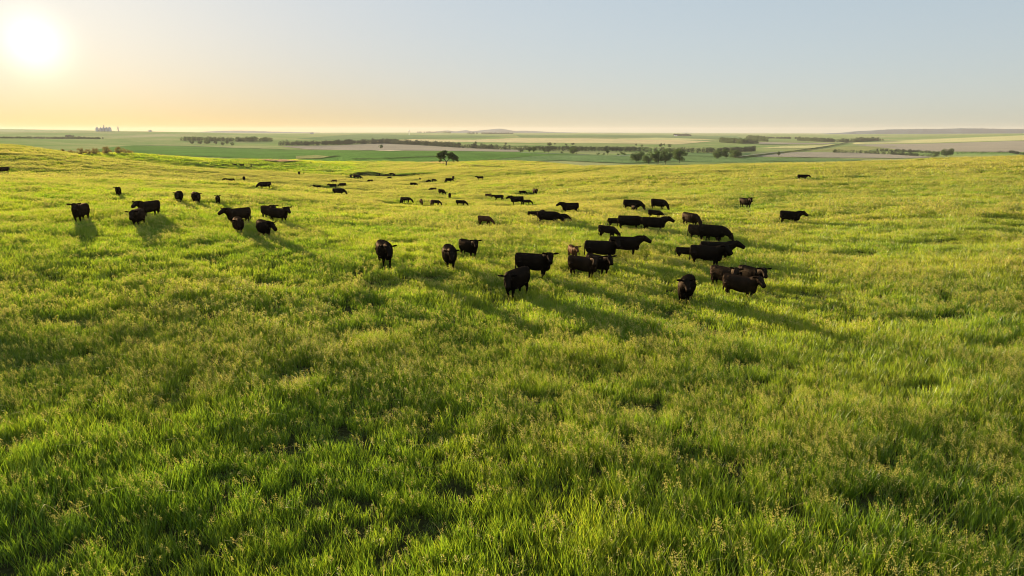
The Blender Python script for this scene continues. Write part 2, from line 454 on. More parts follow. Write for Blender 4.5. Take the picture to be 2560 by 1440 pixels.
def patch(name, poly, mat, lift=.25, ymin=300, kind='structure', step=12):
    """a field given by its outline in the photograph, laid on the land where that outline falls"""
    ring = []
    n = len(poly)
    for i in range(n):
        (x1, y1), (x2, y2) = poly[i], poly[(i + 1) % n]
        k = max(1, int(math.hypot(x2 - x1, (y2 - y1) * 3) / step))
        for s in range(k):
            t = s / k
            ring.append(hit(x1 + (x2 - x1) * t, y1 + (y2 - y1) * t, ymin))
    R = [(math.atan2(x, y), math.log(math.hypot(x, y))) for x, y in ring]
    # drop near-duplicates
    Q = [R[0]]
    for a in R[1:]:
        if math.hypot(a[0] - Q[-1][0], a[1] - Q[-1][1]) > .0015: Q.append(a)
    if math.hypot(Q[0][0] - Q[-1][0], Q[0][1] - Q[-1][1]) < .0015: Q.pop()
    R = Q
    arr = np.array(R)
    ga = np.arange(arr[:, 0].min(), arr[:, 0].max(), .012); gl = np.arange(arr[:, 1].min(), arr[:, 1].max(), .022)
    GA, GL = np.meshgrid(ga, gl); GA = GA.ravel() + .003; GL = GL.ravel() + .005
    k = in_poly(GA, GL, R)
    pts = [Vector(q) for q in R] + [Vector((a, b)) for a, b in zip(GA[k], GL[k])]
    res = geometry.delaunay_2d_cdt(pts, [], [list(range(len(R)))], 1, 1e-5)
    vv = np.array([(q.x, q.y) for q in res[0]])
    r = np.exp(vv[:, 1]); x = r * np.sin(vv[:, 0]); y = r * np.cos(vv[:, 0])
    z = T(x, y) + lift + r * .00016
    f = [t for t in res[2] if len(t) == 3]
    me = mesh_np(name, np.stack([x, y, z], 1), np.array(f), FM[mat], True)
    if me.polygons and me.polygons[0].normal.z < 0: me.flip_normals()
    return link(name, me, kind=kind)
def strip(name, pts, width, mat, lift=.45, ymin=300):
    """a track, ditch or verge along photo points, of real width in metres"""
    P = []
    for i in range(len(pts) - 1):
        for s in range(12):
            t = s / 12
            P.append(hit(pts[i][0] + (pts[i + 1][0] - pts[i][0]) * t, pts[i][1] + (pts[i + 1][1] - pts[i][1]) * t, ymin))
    P.append(hit(*pts[-1], ymin))
    P = np.array(P)
    d = np.gradient(P, axis=0); d /= np.linalg.norm(d, axis=1)[:, None] + 1e-9
    nrm = np.stack([-d[:, 1], d[:, 0]], 1)
    L, Rr = P + nrm * width / 2, P - nrm * width / 2
    v = np.vstack([L, Rr]); n = len(P)
    z = T(v[:, 0], v[:, 1]) + lift + np.hypot(v[:, 0], v[:, 1]) * .0002
    f = [(i, i + 1, n + i + 1, n + i) for i in range(n - 1)]
    me = mesh_np(name, np.column_stack([v, z]), np.array(f), FM[mat], True)
    return link(name, me, kind='structure')

patch('green_field', [(225, 378), (275, 369), (330, 364), (470, 366), (600, 371), (760, 376), (980, 377.5), (1180, 379), (1330, 381), (1470, 386), (1330, 391), (1200, 402), (1120, 408), (940, 407), (830, 405), (720, 401), (560, 394), (430, 388), (335, 384), (260, 382)], 'green')
patch('ploughed_field', [(700, 366), (840, 364), (960, 358.5), (1060, 364), (1180, 371), (1300, 375), (1300, 380), (1110, 377.5), (900, 376), (770, 374)], 'plough')
patch('wheat_field', [(920, 353.5), (1040, 348), (1180, 350), (1290, 345.5), (1450, 346), (1600, 349), (1700, 350), (1780, 354), (1700, 361), (1500, 358), (1330, 357.5), (1200, 356), (1080, 356)], 'wheat', ymin=900)
patch('hay_field', [(1540, 347), (1640, 344.5), (1760, 348), (1800, 351), (1700, 350), (1560, 350)], 'hay', ymin=900, lift=.5)
patch('far_green_field', [(740, 347), (820, 341), (900, 336), (1060, 338), (1290, 340), (1180, 345), (1080, 346.5), (900, 352), (800, 351)], 'green_far', ymin=900)
patch('far_green_field', [(1290, 338), (1560, 338), (1840, 340.5), (1860, 349), (1700, 345), (1560, 344), (1300, 343.5)], 'green_far', ymin=900, lift=.3)
patch('yellow_field', [(1960, 366), (2090, 361.5), (2050, 371.5), (1890, 370.5)], 'hay', ymin=900)
patch('pink_stubble_field', [(1895, 355.5), (2010, 358), (2090, 358), (2060, 361), (1900, 361)], 'plough', ymin=900)
patch('hay_field', [(2140, 357), (2330, 348), (2560, 338.5), (2600, 338), (2600, 350), (2330, 357.5), (2130, 360.5)], 'hay', ymin=900)
patch('ploughed_field', [(2125, 362), (2330, 359), (2600, 351), (2600, 381), (2460, 380), (2330, 379), (2260, 376), (2220, 371)], 'plough', ymin=700)
patch('hay_field', [(2020, 378), (2110, 366.5), (2250, 366), (2190, 372), (2170, 377.5)], 'olive', ymin=700)
patch('ploughed_field', [(1860, 391.5), (1990, 380.5), (2140, 382), (2260, 387), (2340, 394), (2240, 396.5), (2000, 393.5)], 'plough', ymin=450)
patch('green_field', [(1690, 383), (1880, 384), (1840, 393), (1980, 396), (2150, 398), (2150, 402), (1800, 406), (1640, 404), (1560, 400), (1470, 396), (1560, 386)], 'green_far', ymin=450)
patch('green_field', [(1210, 402.5), (1335, 391.5), (1470, 386.5), (1560, 393), (1680, 396), (1690, 405), (1560, 409), (1400, 402), (1250, 407), (1150, 411)], 'green_far', ymin=430, lift=.4)
patch('dry_patch', [(640, 401.5), (700, 400), (760, 404), (700, 407)], 'dry', lift=.6)
patch('dry_patch', [(1050, 408), (1090, 405.5), (1125, 406.5), (1120, 411), (1070, 411)], 'dry', lift=.6)
patch('pale_patch', [(935, 377.4), (990, 376.3), (1010, 377.4), (975, 379.2)], 'light', lift=.8)
patch('stubble_patch', [(740, 392), (790, 389.5), (830, 393), (800, 398), (740, 399)], 'olive', lift=.7)
strip('field_edge', [(330, 363.5), (470, 366), (600, 371), (760, 375.6), (1000, 377)], 12, 'verge')
strip('field_ditch', [(880, 399.4), (960, 397.5), (1040, 394.5), (1130, 391.5)], 7, 'verge', lift=.8)
strip('field_ditch', [(820, 395), (838, 392), (845, 391)], 6, 'verge', lift=.8)
strip('field_edge', [(1940, 396), (2100, 395.5), (2250, 397)], 9, 'verge', lift=.7, ymin=450)
strip('field_edge', [(1700, 391), (1780, 391.5), (1860, 392)], 9, 'verge', lift=.7, ymin=450)
strip('dirt_road', [(1838, 396), (1900, 388.5), (1990, 378), (2060, 368), (2100, 361), (2125, 355), (2150, 352)], 16, 'verge', lift=.9, ymin=450)
strip('gravel_track', [(1838, 394.5), (1890, 388), (1960, 380)], 5, 'gravel', lift=1.3, ymin=450)
strip('gravel_track', [(1300, 383), (1420, 387), (1500, 389), (1580, 391), (1660, 392)], 7, 'gravel', lift=.8, ymin=450)

# ---------------------------------------------------------------- far hills
M['hill'] = field_mat('far_hill_haze_blue', (.06, .10, .135), .15)  # blue tint of distant air painted into the hill colour
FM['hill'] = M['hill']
def ridge(name, prof, Y, depth, base=-60):
    """a long hill with a body: the crest follows prof, both flanks fall away"""
    us = np.linspace(prof[0][0], prof[-1][0], 160)
    py = np.interp(us, [p[0] for p in prof], [p[1] for p in prof])
    py = py + (noise2(us, us * 0, 14, 5) - .5) * .8 * np.clip((np.interp(us, [p[0] for p in prof], [p[2] for p in prof]) if len(prof[0]) > 2 else 1), 0, 1)
    v, rows = [], np.linspace(-1, 1, 15)
    for k, t in enumerate(rows):
        yy = Y + t * depth
        s = (1 - abs(t)) ; s = s * s * (3 - 2 * s)
        for u, p in zip(us, py):
            crest = CAM_H - (p - Y0) / 1752.0 * Y
            wob = 1 + .5 * (noise2(u, k * 7.0, 9, 6) - .5) * (abs(t) * (1 - abs(t)) * 4)
            v.append(((u - 1280) / 1752.0 * yy, yy, base + max(0, crest - base) * s * wob))
    n = len(us)
    f = [(k * n + i, k * n + i + 1, (k + 1) * n + i + 1, (k + 1) * n + i) for k in range(len(rows) - 1) for i in range(n - 1)]
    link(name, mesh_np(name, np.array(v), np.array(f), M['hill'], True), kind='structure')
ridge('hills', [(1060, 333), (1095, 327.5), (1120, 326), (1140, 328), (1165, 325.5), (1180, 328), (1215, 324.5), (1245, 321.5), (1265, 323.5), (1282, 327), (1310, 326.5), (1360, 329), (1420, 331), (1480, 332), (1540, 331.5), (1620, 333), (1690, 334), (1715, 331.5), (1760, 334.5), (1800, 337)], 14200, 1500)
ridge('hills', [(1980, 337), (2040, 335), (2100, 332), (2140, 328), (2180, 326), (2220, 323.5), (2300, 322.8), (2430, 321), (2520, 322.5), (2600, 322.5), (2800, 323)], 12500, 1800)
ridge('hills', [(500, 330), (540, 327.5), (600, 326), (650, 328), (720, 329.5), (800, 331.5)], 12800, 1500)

# ---------------------------------------------------------------- grass: blades and seed heads
def blades(n, rad, h0, h1, w, bend, seed, spread=.25):
    """n curved tapering blades round a tuft"""
    g = np.random.default_rng(seed)
    V, Fc, rnd = [], [], []
    for i in range(n):
        a = g.uniform(0, 2 * math.pi); rr = rad * math.sqrt(g.random())
        bx, by = rr * math.cos(a), rr * math.sin(a)
        h = g.uniform(h0, h1); ww = w * g.uniform(.7, 1.3)
        la = g.uniform(0, 2 * math.pi); lean = h * (spread * g.random() + .04); bd = h * bend * g.uniform(.2, 1.0)
        fa = g.uniform(0, math.pi); sx, sy = math.cos(fa) * ww / 2, math.sin(fa) * ww / 2
        o = len(V)
        for t, k in ((0, .8), (.4, 1.0), (.75, .7)):
            off = lean * t + bd * t * t
            z = h * (t - .18 * bend * t * t)
            cx, cy = bx + math.cos(la) * off, by + math.sin(la) * off
            V += [(cx - sx * k, cy - sy * k, z), (cx + sx * k, cy + sy * k, z)]
        off = lean + bd
        V.append((bx + math.cos(la) * off, by + math.sin(la) * off, h * (1 - .18 * bend)))
        Fc += [(o, o + 1, o + 3), (o, o + 3, o + 2), (o + 2, o + 3, o + 5), (o + 2, o + 5, o + 4), (o + 4, o + 5, o + 6)]
        rnd += [g.random()] * 7
    return V, Fc, rnd
def heads(n, rad, h0, h1, nsp, sl, sw, seed):
    """flowering stems: a thin stalk with an open drooping panicle of spikelets"""
    g = np.random.default_rng(seed)
    V, Fc, rnd, mi = [], [], [], []
    for i in range(n):
        a = g.uniform(0, 2 * math.pi); rr = rad * math.sqrt(g.random())
        bx, by = rr * math.cos(a), rr * math.sin(a)
        h = g.uniform(h0, h1); la = g.uniform(0, 2 * math.pi); lean = h * g.uniform(.03, .22)
        lx, ly = math.cos(la) * lean, math.sin(la) * lean
        sw2 = sw * .16; o = len(V); fa = g.uniform(0, math.pi); sx, sy = math.cos(fa) * sw2, math.sin(fa) * sw2
        V += [(bx - sx, by - sy, 0), (bx + sx, by + sy, 0), (bx + lx + sx, by + ly + sy, h), (bx + lx - sx, by + ly - sy, h)]
        Fc += [(o, o + 1, o + 2), (o, o + 2, o + 3)]; mi += [0, 0]; r = g.random(); rnd += [r] * 4
        side = g.uniform(0, 2 * math.pi)
        for k in range(nsp):
            t = (k + g.random()) / nsp
            z = h * (1 - .28 * (1 - t)); q = z / h
            ang = side + g.normal(0, 1.1)
            out = (.30 + .70 * (1 - t)) * .060 * g.uniform(.5, 1.3) * (sl / .03) ** .5
            px, py = bx + lx * q * q + math.cos(ang) * out, by + ly * q * q + math.sin(ang) * out
            dz = g.uniform(-.5, .55) * sl; ox, oy = math.cos(ang) * sl * .8, math.sin(ang) * sl * .8
            pw = sw * g.uniform(.7, 1.2); wx, wy = -math.sin(ang) * pw / 2, math.cos(ang) * pw / 2
            o = len(V)
            V += [(px, py, z), (px + ox * .5 + wx, py + oy * .5 + wy, z + dz * .5 + pw * .3), (px + ox, py + oy, z + dz), (px + ox * .5 - wx, py + oy * .5 - wy, z + dz * .5 - pw * .3)]
            Fc += [(o, o + 1, o + 2), (o, o + 2, o + 3)]; mi += [1, 1]; rnd += [min(1, r * .5 + g.random() * .6)] * 4
    return V, Fc, rnd, mi
def straw(n, seed):
    """last year's pale stems, bent over in long arcs"""
    g = np.random.default_rng(seed); V, Fc, rnd = [], [], []
    for i in range(n):
        a = g.uniform(0, 6.283); L = g.uniform(.35, .75); h = g.uniform(.38, .58); w = .0045
        bx, by = g.normal(0, .12), g.normal(0, .12); o = len(V); q = g.uniform(.2, .75)
        for k in range(8):
            t = k / 7; z = h * math.sin(min(1, t * 1.25) * math.pi / 2) - q * h * max(0, t - .55) ** 1.5
            x, y = bx + math.cos(a) * L * t ** 1.4, by + math.sin(a) * L * t ** 1.4
            V += [(x - math.sin(a) * w, y + math.cos(a) * w, z), (x + math.sin(a) * w, y - math.cos(a) * w, z)]
        for k in range(7): Fc += [(o + 2 * k, o + 2 * k + 1, o + 2 * k + 3), (o + 2 * k, o + 2 * k + 3, o + 2 * k + 2)]
        rnd += [1.0] * 16
    return V, Fc, rnd, [1] * len(Fc)
GRASS_COL = bpy.data.collections.new('grass_tufts')      # not linked: only the source of the grass
PROTO_N = 0
def tuft(bl, hd=None):
    global PROTO_N
    V, Fc, rnd = blades(*bl); mi = [0] * len(Fc)
    if hd:
        v2, f2, r2, m2 = heads(*hd); o = len(V)
        V += v2; Fc += [tuple(i + o for i in t) for t in f2]; rnd += r2; mi += m2
    if PROTO_N in (5, 8):
        v2, f2, r2, m2 = straw(1, 900 + PROTO_N); o = len(V)
        V += v2; Fc += [tuple(i + o for i in t) for t in f2]; rnd += r2; mi += m2
    me = mesh_np('tuft_%02d' % PROTO_N, V, Fc)
    me.materials.append(M['grass']); me.materials.append(M['head'])
    me.polygons.foreach_set('material_index', np.array(mi, np.int32))
    fattr(me, 'rnd', rnd)
    o = bpy.data.objects.new('tuft_%02d' % PROTO_N, me)
    GRASS_COL.objects.link(o)
    PROTO_N += 1
# four bands of distance; in each three leafy tufts and three flowering ones
for s in range(3): tuft((58, .27, .20, .52, .0105, .30, 10 + s, .20))
for s in range(3): tuft((50, .27, .20, .50, .0105, .30, 20 + s, .20), (4, .27, .44, .68, 28, .034, .0115, 30 + s))
for s in range(3): tuft((66, .42, .25, .50, .017, .30, 40 + s, .16))
for s in range(3): tuft((54, .42, .25, .48, .017, .30, 50 + s, .16), (6, .42, .44, .66, 14, .050, .024, 60 + s))
for s in range(3): tuft((72, .75, .27, .50, .036, .30, 70 + s, .16))
for s in range(3): tuft((54, .75, .27, .48, .036, .30, 80 + s, .16), (12, .75, .42, .64, 7, .10, .048, 90 + s))
for s in range(3): tuft((80, 1.35, .28, .52, .085, .3, 100 + s))
for s in range(3): tuft((54, 1.35, .28, .50, .085, .3, 110 + s), (28, 1.35, .42, .66, 4, .19, .10, 120 + s))

for s in range(3): tuft((90, 2.6, .30, .55, .18, .3, 130 + s))
for s in range(3): tuft((60, 2.6, .30, .52, .18, .3, 140 + s), (26, 2.6, .42, .66, 3, .32, .18, 150 + s))

TRAMPLED = []    # grass trodden and cropped round each animal
HOLLOWS = []     # short, sunken spots seen in the photograph: centre and half widths in photo pixels
for px, py, rx, ry in [(735, 925, 62, 34), (965, 705, 60, 22), (1090, 690, 55, 12), (900, 820, 70, 12), (660, 705, 40, 10), (1330, 985, 60, 14), (1600, 1010, 90, 26), (2020, 730, 110, 14), (2280, 790, 160, 12),
                       (170, 800, 130, 16), (330, 770, 60, 10), (90, 900, 80, 16), (1080, 1310, 60, 16), (2180, 1240, 130, 26), (2140, 630, 60, 9), (2400, 600, 120, 9), (2250, 545, 130, 6), (560, 1180, 60, 18),
                       (1850, 900, 70, 14), (2300, 960, 70, 14), (1450, 830, 60, 10), (60, 1090, 60, 20), (420, 990, 60, 14), (1240, 560, 60, 6), (900, 545, 60, 6), (1000, 600, 50, 6), (500, 640, 70, 8), (240, 640, 70, 8),
                       (2050, 540, 60, 7), (2520, 540, 60, 6), (1740, 1130, 70, 18), (1100, 1080, 60, 14), (850, 1080, 50, 12), (2480, 860, 60, 12), (1780, 830, 60, 9)]:
    x, y = hit(px, py, lift=.3)
    x2, y2 = hit(px, py - ry, lift=.3)
    HOLLOWS.append((x, y, max(.5, rx / 1707 * y), max(.5, y2 - y)))
def grass_points():
    P = []
    def band(y0, y1, dens, first, fade):
        umax = .80
        n = int(umax * (y1 * y1 - y0 * y0) * dens)
        y = np.sqrt(RNG.random(n) * (y1 * y1 - y0 * y0) + y0 * y0)
        x = (RNG.random(n) * 2 - 1) * (umax * y + 3)
        keep = RNG.random(n) < smooth(y0, y0 + fade[0], y) * (1 - smooth(y1 - fade[1], y1, y))
        P.append((x[keep], y[keep], np.full(keep.sum(), first)))
    band(6.5, 27, 17, 0, (.01, 5)); band(22, 64, 6.5, 6, (5, 10)); band(54, 130, 2.2, 12, (10, 20)); band(110, 330, .62, 18, (20, 40)); band(290, 520, .20, 24, (40, 40))
    x = np.concatenate([p[0] for p in P]); y = np.concatenate([p[1] for p in P]); b = np.concatenate([p[2] for p in P])
    n = len(x)
    nz = .42 * noise2(x, y, 2.0, 0) + .33 * noise2(x, y, 5.5, 1) + .25 * noise2(x, y, 17, 3)
    s = .78 + .34 * smooth(.28, .70, nz)
    for hx, hy, rx, ry in HOLLOWS:
        q = ((x - hx) / rx) ** 2 + ((y - hy) / ry) ** 2
        s *= 1 - .58 * np.exp(-q * q)
    for hx, hy, rx, ry, k in TRAMPLED:
        q = ((x - hx) / rx) ** 2 + ((y - hy) / ry) ** 2
        s *= 1 - k * np.exp(-q * q)
    for bx, by, rx, ry, h, rot in BUMPS:
        s *= 1 - .75 * np.exp(-(((x - bx) / (rx * 1.05)) ** 2 + ((y - by) / (ry * 1.2)) ** 2) ** 2)
    hm = .45 * noise2(x, y, 4.5, 4) + .30 * noise2(x, y, 14, 5) + .25 * noise2(x, y, 45, 6)
    far = smooth(35, 150, y)
    ph = np.clip(.17 + .50 * smooth(.42, .64, hm + .10 * far - .03 * smooth(-.1, .6, x / y)) + .40 * far, 0, .97)
    ph *= smooth(.3, .62, s)
    ph *= 1 - .9 * smooth(.17, .24, -x / y) * smooth(235, 275, y + x * .12)
    pat = noise2(x + 40, y * .75, 24, 7) * .6 + noise2(x, y, 70, 0) * .4
    ph *= 1 - smooth(50, 100, y) * (1 - (.62 + .38 * smooth(.36, .58, pat)))
    s *= 1 + smooth(50, 110, y) * .55 * (noise2(x, y * .8, 21, 3) - .5)
    fl = RNG.random(n) < ph
    idx = (b + np.where(fl, 3, 0) + RNG.integers(0, 3, n)).astype(np.int32)
    s *= RNG.uniform(.82, 1.14, n)
    co = np.stack([x, y, T(x, y) - .02], 1).astype(np.float32)
    me = bpy.data.meshes.new('grass')
    me.vertices.add(n); me.vertices.foreach_set('co', co.ravel())
    a = me.attributes.new('idx', 'INT', 'POINT'); a.data.foreach_set('value', idx)
    a = me.attributes.new('scl', 'FLOAT_VECTOR', 'POINT')
    w = np.clip(s, .8, 1.2) * RNG.uniform(.9, 1.15, n)
    a.data.foreach_set('vector', np.stack([w, w, s], 1).astype(np.float32).ravel())
    a = me.attributes.new('rot', 'FLOAT_VECTOR', 'POINT')
    lean_x = .10 * (noise2(x, y, 6, 2) - .5) * 2; lean_y = .10 * (noise2(x, y, 6, 7) - .5) * 2
    a.data.foreach_set('vector', np.stack([lean_x + RNG.normal(0, .05, n), lean_y + RNG.normal(0, .05, n), RNG.uniform(0, 6.283, n)], 1).astype(np.float32).ravel())
    o = link('grass', me, kind='stuff', label='tall green prairie grass with tan seed heads covering the pasture', category='grass')
    ng = bpy.data.node_groups.new('grass_scatter', 'GeometryNodeTree')
    ng.interface.new_socket('Geometry', in_out='INPUT', socket_type='NodeSocketGeometry')
    ng.interface.new_socket('Geometry', in_out='OUTPUT', socket_type='NodeSocketGeometry')
    N = ng.nodes.new; Lk = ng.links.new
    gi = N('NodeGroupInput'); go = N('NodeGroupOutput')
    ci = N('GeometryNodeCollectionInfo'); ci.inputs['Collection'].default_value = GRASS_COL
    ci.inputs['Separate Children'].default_value = True; ci.inputs['Reset Children'].default_value = True
    ip = N('GeometryNodeInstanceOnPoints'); ip.inputs['Pick Instance'].default_value = True
    def na(name, t):
        q = N('GeometryNodeInputNamedAttribute'); q.data_type = t; q.inputs['Name'].default_value = name
        return [s for s in q.outputs if s.name == 'Attribute' and s.enabled][0]
    er = N('FunctionNodeEulerToRotation')
    Lk(gi.outputs[0], ip.inputs['Points']); Lk(ci.outputs[0], ip.inputs['Instance'])
    Lk(na('idx', 'INT'), ip.inputs['Instance Index'])
    Lk(na('rot', 'FLOAT_VECTOR'), er.inputs[0]); Lk(er.outputs[0], ip.inputs['Rotation'])
    Lk(na('scl', 'FLOAT_VECTOR'), ip.inputs['Scale'])
    Lk(ip.outputs[0], go.inputs[0])
    md = o.modifiers.new('scatter', 'NODES'); md.node_group = ng
    print('grass tufts', n)

# ---------------------------------------------------------------- trees
def tube(path, rad, n=7):
    V, Fc = [], []
    path = [Vector(p) for p in path]
    for i, p in enumerate(path):
        d = (path[min(i + 1, len(path) - 1)] - path[max(i - 1, 0)]).normalized()
        a = d.cross(Vector((.3, 1, .2))).normalized(); b = d.cross(a)
        for k in range(n):
            t = 2 * math.pi * k / n
            V.append(tuple(p + (a * math.cos(t) + b * math.sin(t)) * rad[i]))
    for i in range(len(path) - 1):
        for k in range(n):
            Fc.append((i * n + k, i * n + (k + 1) % n, (i + 1) * n + (k + 1) % n, (i + 1) * n + k))
    return V, Fc
def leaf_quads(centres, radii, n, size, g):
    """n leaf sprays spread through the clumps, each a small tilted quad"""
    w = radii ** 2; pick = g.choice(len(centres), n, p=w / w.sum())
    d = g.normal(size=(n, 3)); d /= np.linalg.norm(d, axis=1)[:, None]
    rr = radii[pick] * np.clip(.62 + .38 * g.random(n) ** .5 + g.normal(0, .10, n), .1, 1.35)
    c = centres[pick] + d * rr[:, None] * np.array([1, 1, .72])
    a = g.normal(size=(n, 3)); a /= np.linalg.norm(a, axis=1)[:, None]
    b = np.cross(a, d + g.normal(0, .5, (n, 3))); b /= np.linalg.norm(b, axis=1)[:, None] + 1e-9
    s = size * g.uniform(.5, 1.2, n)[:, None] / 2
    V = np.stack([c - a * s, c + b * s * .7, c + a * s, c - b * s * .7], 1).reshape(-1, 3)
    Fq = np.arange(4 * n).reshape(n, 4)
    return V, Fq, np.repeat(np.clip(g.random(n) * .6 + .4 * g.random(len(centres))[pick], 0, 1), 4)
def tree_meshes(kind, seed, H, W, trunk, clumps=None, n=2600, leaf=.5, mat='leaf', limbs=9, skirt=.2):
    """trunk mesh with limbs and crown mesh with leaf sprays; H tall, W wide"""
    g = np.random.default_rng(seed)
    if clumps is None:
        C, R = [], []
        zc, hz = H * (skirt + 1) / 2, H * (1 - skirt) / 2
        for i in range(24):
            d = g.normal(size=3); d /= np.linalg.norm(d); q = g.uniform(.45, .95)
            C.append((d[0] * W / 2 * q, d[1] * W / 2 * q, zc + d[2] * hz * q)); R.append(W * g.uniform(.13, .22))
        clumps = np.array(C), np.array(R)
    C, R = clumps
    V, Fc = tube([(0, 0, -.4), (.02 * H, 0, H * trunk * .5), (.0, .02 * H, H * trunk), (-.02 * H, .02 * H, H * .72)], [H * .034, H * .028, H * .024, H * .008])
    order = g.permutation(len(C))[:limbs]
    for i in order:
        c = C[i]; z0 = min(H * trunk * g.uniform(.75, 1.25), c[2] * .8)
        p0 = np.array([0, .01 * H, z0]); mid = p0 * .5 + c * .5 + np.array([0, 0, .06 * H]) * g.uniform(-1, 1)
        v2, f2 = tube([p0, p0 * .6 + mid * .4, mid, c], [H * .017, H * .014, H * .010, H * .004], 5)
        o = len(V); V += v2; Fc += [tuple(q + o for q in t) for t in f2]
    tm = mesh_np(kind + '_trunk', V, Fc, M['bark'], True)
    lv, lf, lr = leaf_quads(C, R, n, leaf, g)
    cm = mesh_np(kind + '_crown', lv, lf, M[mat]); fattr(cm, 'rnd', lr)
    return tm, cm
TREE = {
    'round_a': tree_meshes('tree', 1, 10, 12.5, .18, n=5200, leaf=.6, skirt=.08),
    'round_b': tree_meshes('tree', 2, 10, 10.5, .22, n=4800, leaf=.6, skirt=.10),
    'round_c': tree_meshes('tree', 3, 10, 14.0, .16, n=5600, leaf=.6, skirt=.05),
    'tall': tree_meshes('tree', 4, 10, 7.5, .28, n=3000, leaf=.6, skirt=.2),
    'bush': tree_meshes('bush', 5, 10, 15.0, .10, n=2200, leaf=.7, skirt=.02),
    'bush_b': tree_meshes('bush', 6, 10, 12.0, .10, n=2000, leaf=.7, skirt=.02),
    'crest_a': tree_meshes('bush', 15, 10, 15.0, .10, n=1500, leaf=.8, skirt=.02, mat='glare_bush'),
    'crest_b': tree_meshes('bush', 16, 10, 11.0, .12, n=1500, leaf=.8, skirt=.05, mat='glare_bush'),
    'grey': tree_meshes('tree', 8, 10, 10.0, .25, n=2200, leaf=.6, mat='leaf_grey'),
}
def tree(name, kind, x, y, H, rz, label, cat='tree', group=None, sink=.1):
    e = link(name, None, label=label, category=cat)
    if group: e['group'] = group
    e.location = (x, y, float(T(x, y)) - sink); e.rotation_euler = (0, 0, rz)
    s = H / 10.0; e.scale = (s, s, s)
    tm, cm = TREE[kind]
    link('trunk', tm, e); link('crown', cm, e)
    return e
def tree_px(name, kind, px, py, hpx, label, cat='tree', group=None, ymin=300, Y=None, rz=None):
    if Y is None: x, y = hit(px, py, ymin)
    else: x, y = at_px(px, Y), Y
    return tree(name, kind, x, y, hpx / 1752.0 * y, rz if rz is not None else random.uniform(0, 6.28), label, cat, group)

# the lone forked tree
_c = np.array([(-3.6, .3, 6.1), (-2.4, -.6, 7.2), (-1.2, .8, 7.7), (-.5, -.5, 6.9), (-3.0, .9, 5.2), (-4.6, -.2, 5.4), (-1.8, .2, 5.8), (-4.2, .4, 6.6), (-.2, .6, 7.9),
               (2.0, .3, 6.6), (3.0, -.5, 6.9), (3.9, .4, 6.0), (4.9, .2, 5.2), (5.9, -.3, 4.5), (3.2, .8, 5.1), (2.2, -.6, 5.0), (5.6, .6, 3.6), (4.4, -.5, 4.2), (6.2, .1, 3.0), (4.0, .2, 2.9),
               (-3.6, .2, 2.9), (-2.9, -.3, 3.4), (1.4, 0, 4.6), (-1.6, .3, 4.7), (-2.6, -.4, 4.6), (1.0, .2, 5.9), (.5, -.2, 6.6), (-3.4, 0, 4.3), (3.4, 0, 4.1), (2.6, .3, 5.8), (-2.3, .3, 6.5), (-.9, 0, 5.2), (4.6, 0, 5.6)], float)
_r = np.array([1.1, 1.15, 1.1, .95, .85, .85, .9, .9, .8, .9, 1.0, 1.0, 1.05, .85, .9, .8, .7, .85, .55, .5, .6, .5, .6, .6, .6, .6, .6, .7, .7, .8, .9, .6, .9])
def lone():
    g = np.random.default_rng(5)
    V, Fc = tube([(-.25, 0, -.5), (-.1, 0, 1.2), (0, 0, 2.5)], [.46, .34, .32], 9)
    L = [([(0, 0, 2.3), (-.9, .1, 3.7), (-1.6, .2, 5.4), (-1.6, .2, 7.3)], [.28, .2, .14, .05]), ([(0, 0, 2.3), (.9, 0, 3.4), (2.2, 0, 4.4), (3.4, 0, 5.8)], [.26, .2, .14, .05]),
         ([(-.8, .1, 3.4), (-2.2, .2, 4.4), (-3.6, .2, 5.8)], [.13, .10, .04]), ([(-.4, 0, 2.7), (-1.8, -.1, 2.8), (-3.4, .1, 3.0)], [.10, .07, .03]), ([(2.0, 0, 4.2), (3.9, 0, 4.8), (5.4, .1, 4.2), (6.1, .1, 3.2)], [.13, .10, .07, .03]),
         ([(-1.4, .2, 5.0), (-2.4, -.4, 6.6)], [.10, .03]), ([(-1.5, .2, 5.6), (-.4, .3, 7.4)], [.09, .03]), ([(2.6, 0, 4.7), (2.4, .2, 6.4)], [.09, .03]), ([(1.2, 0, 3.6), (2.8, -.2, 3.4), (4.0, 0, 2.9)], [.08, .06, .03])]
    for p, r in L:
        v2, f2 = tube(p, r, 6); o = len(V); V += v2; Fc += [tuple(q + o for q in t) for t in f2]
    lv, lf, lr = leaf_quads(_c, _r * 1.22, 8500, .42, g)
    cm = mesh_np('lone_crown', lv, lf, M['leaf']); fattr(cm, 'rnd', lr)
    TREE['lone'] = (mesh_np('lone_trunk', V, Fc, M['bark'], True), cm)
lone()
tree_px('lone_tree', 'lone', 1116, 415.5, 46, 'lone dark forked tree standing in the dip beyond the cattle', ymin=330, rz=0.0)

G1 = 'cottonwoods clustered beyond the pasture crest'
tree_px('cottonwood_tree', 'round_c', 1591, 406, 27, 'broad leafy tree at the left end of the clustered cottonwoods', group=G1, ymin=450)
tree_px('cottonwood_tree', 'round_a', 1621, 409, 26, 'lower dark tree second from the left in the clustered cottonwoods', group=G1, ymin=450)
tree_px('cottonwood_tree', 'round_b', 1645, 411, 34, 'tallest dark tree in the middle of the clustered cottonwoods', group=G1, ymin=450)
tree_px('cottonwood_tree', 'tall', 1664, 411, 24, 'small pale green tree in front of the clustered cottonwoods', group=G1, ymin=450)
tree_px('cottonwood_tree', 'round_a', 1668, 404, 29, 'tree half hidden behind the small pale one in the cottonwood cluster', group=G1, ymin=450)
tree_px('cottonwood_tree', 'round_b', 1698, 408, 35, 'dark round tree with a bare trunk at the right of the cottonwoods', group=G1, ymin=450)
G2 = 'round trees right of the cottonwoods'
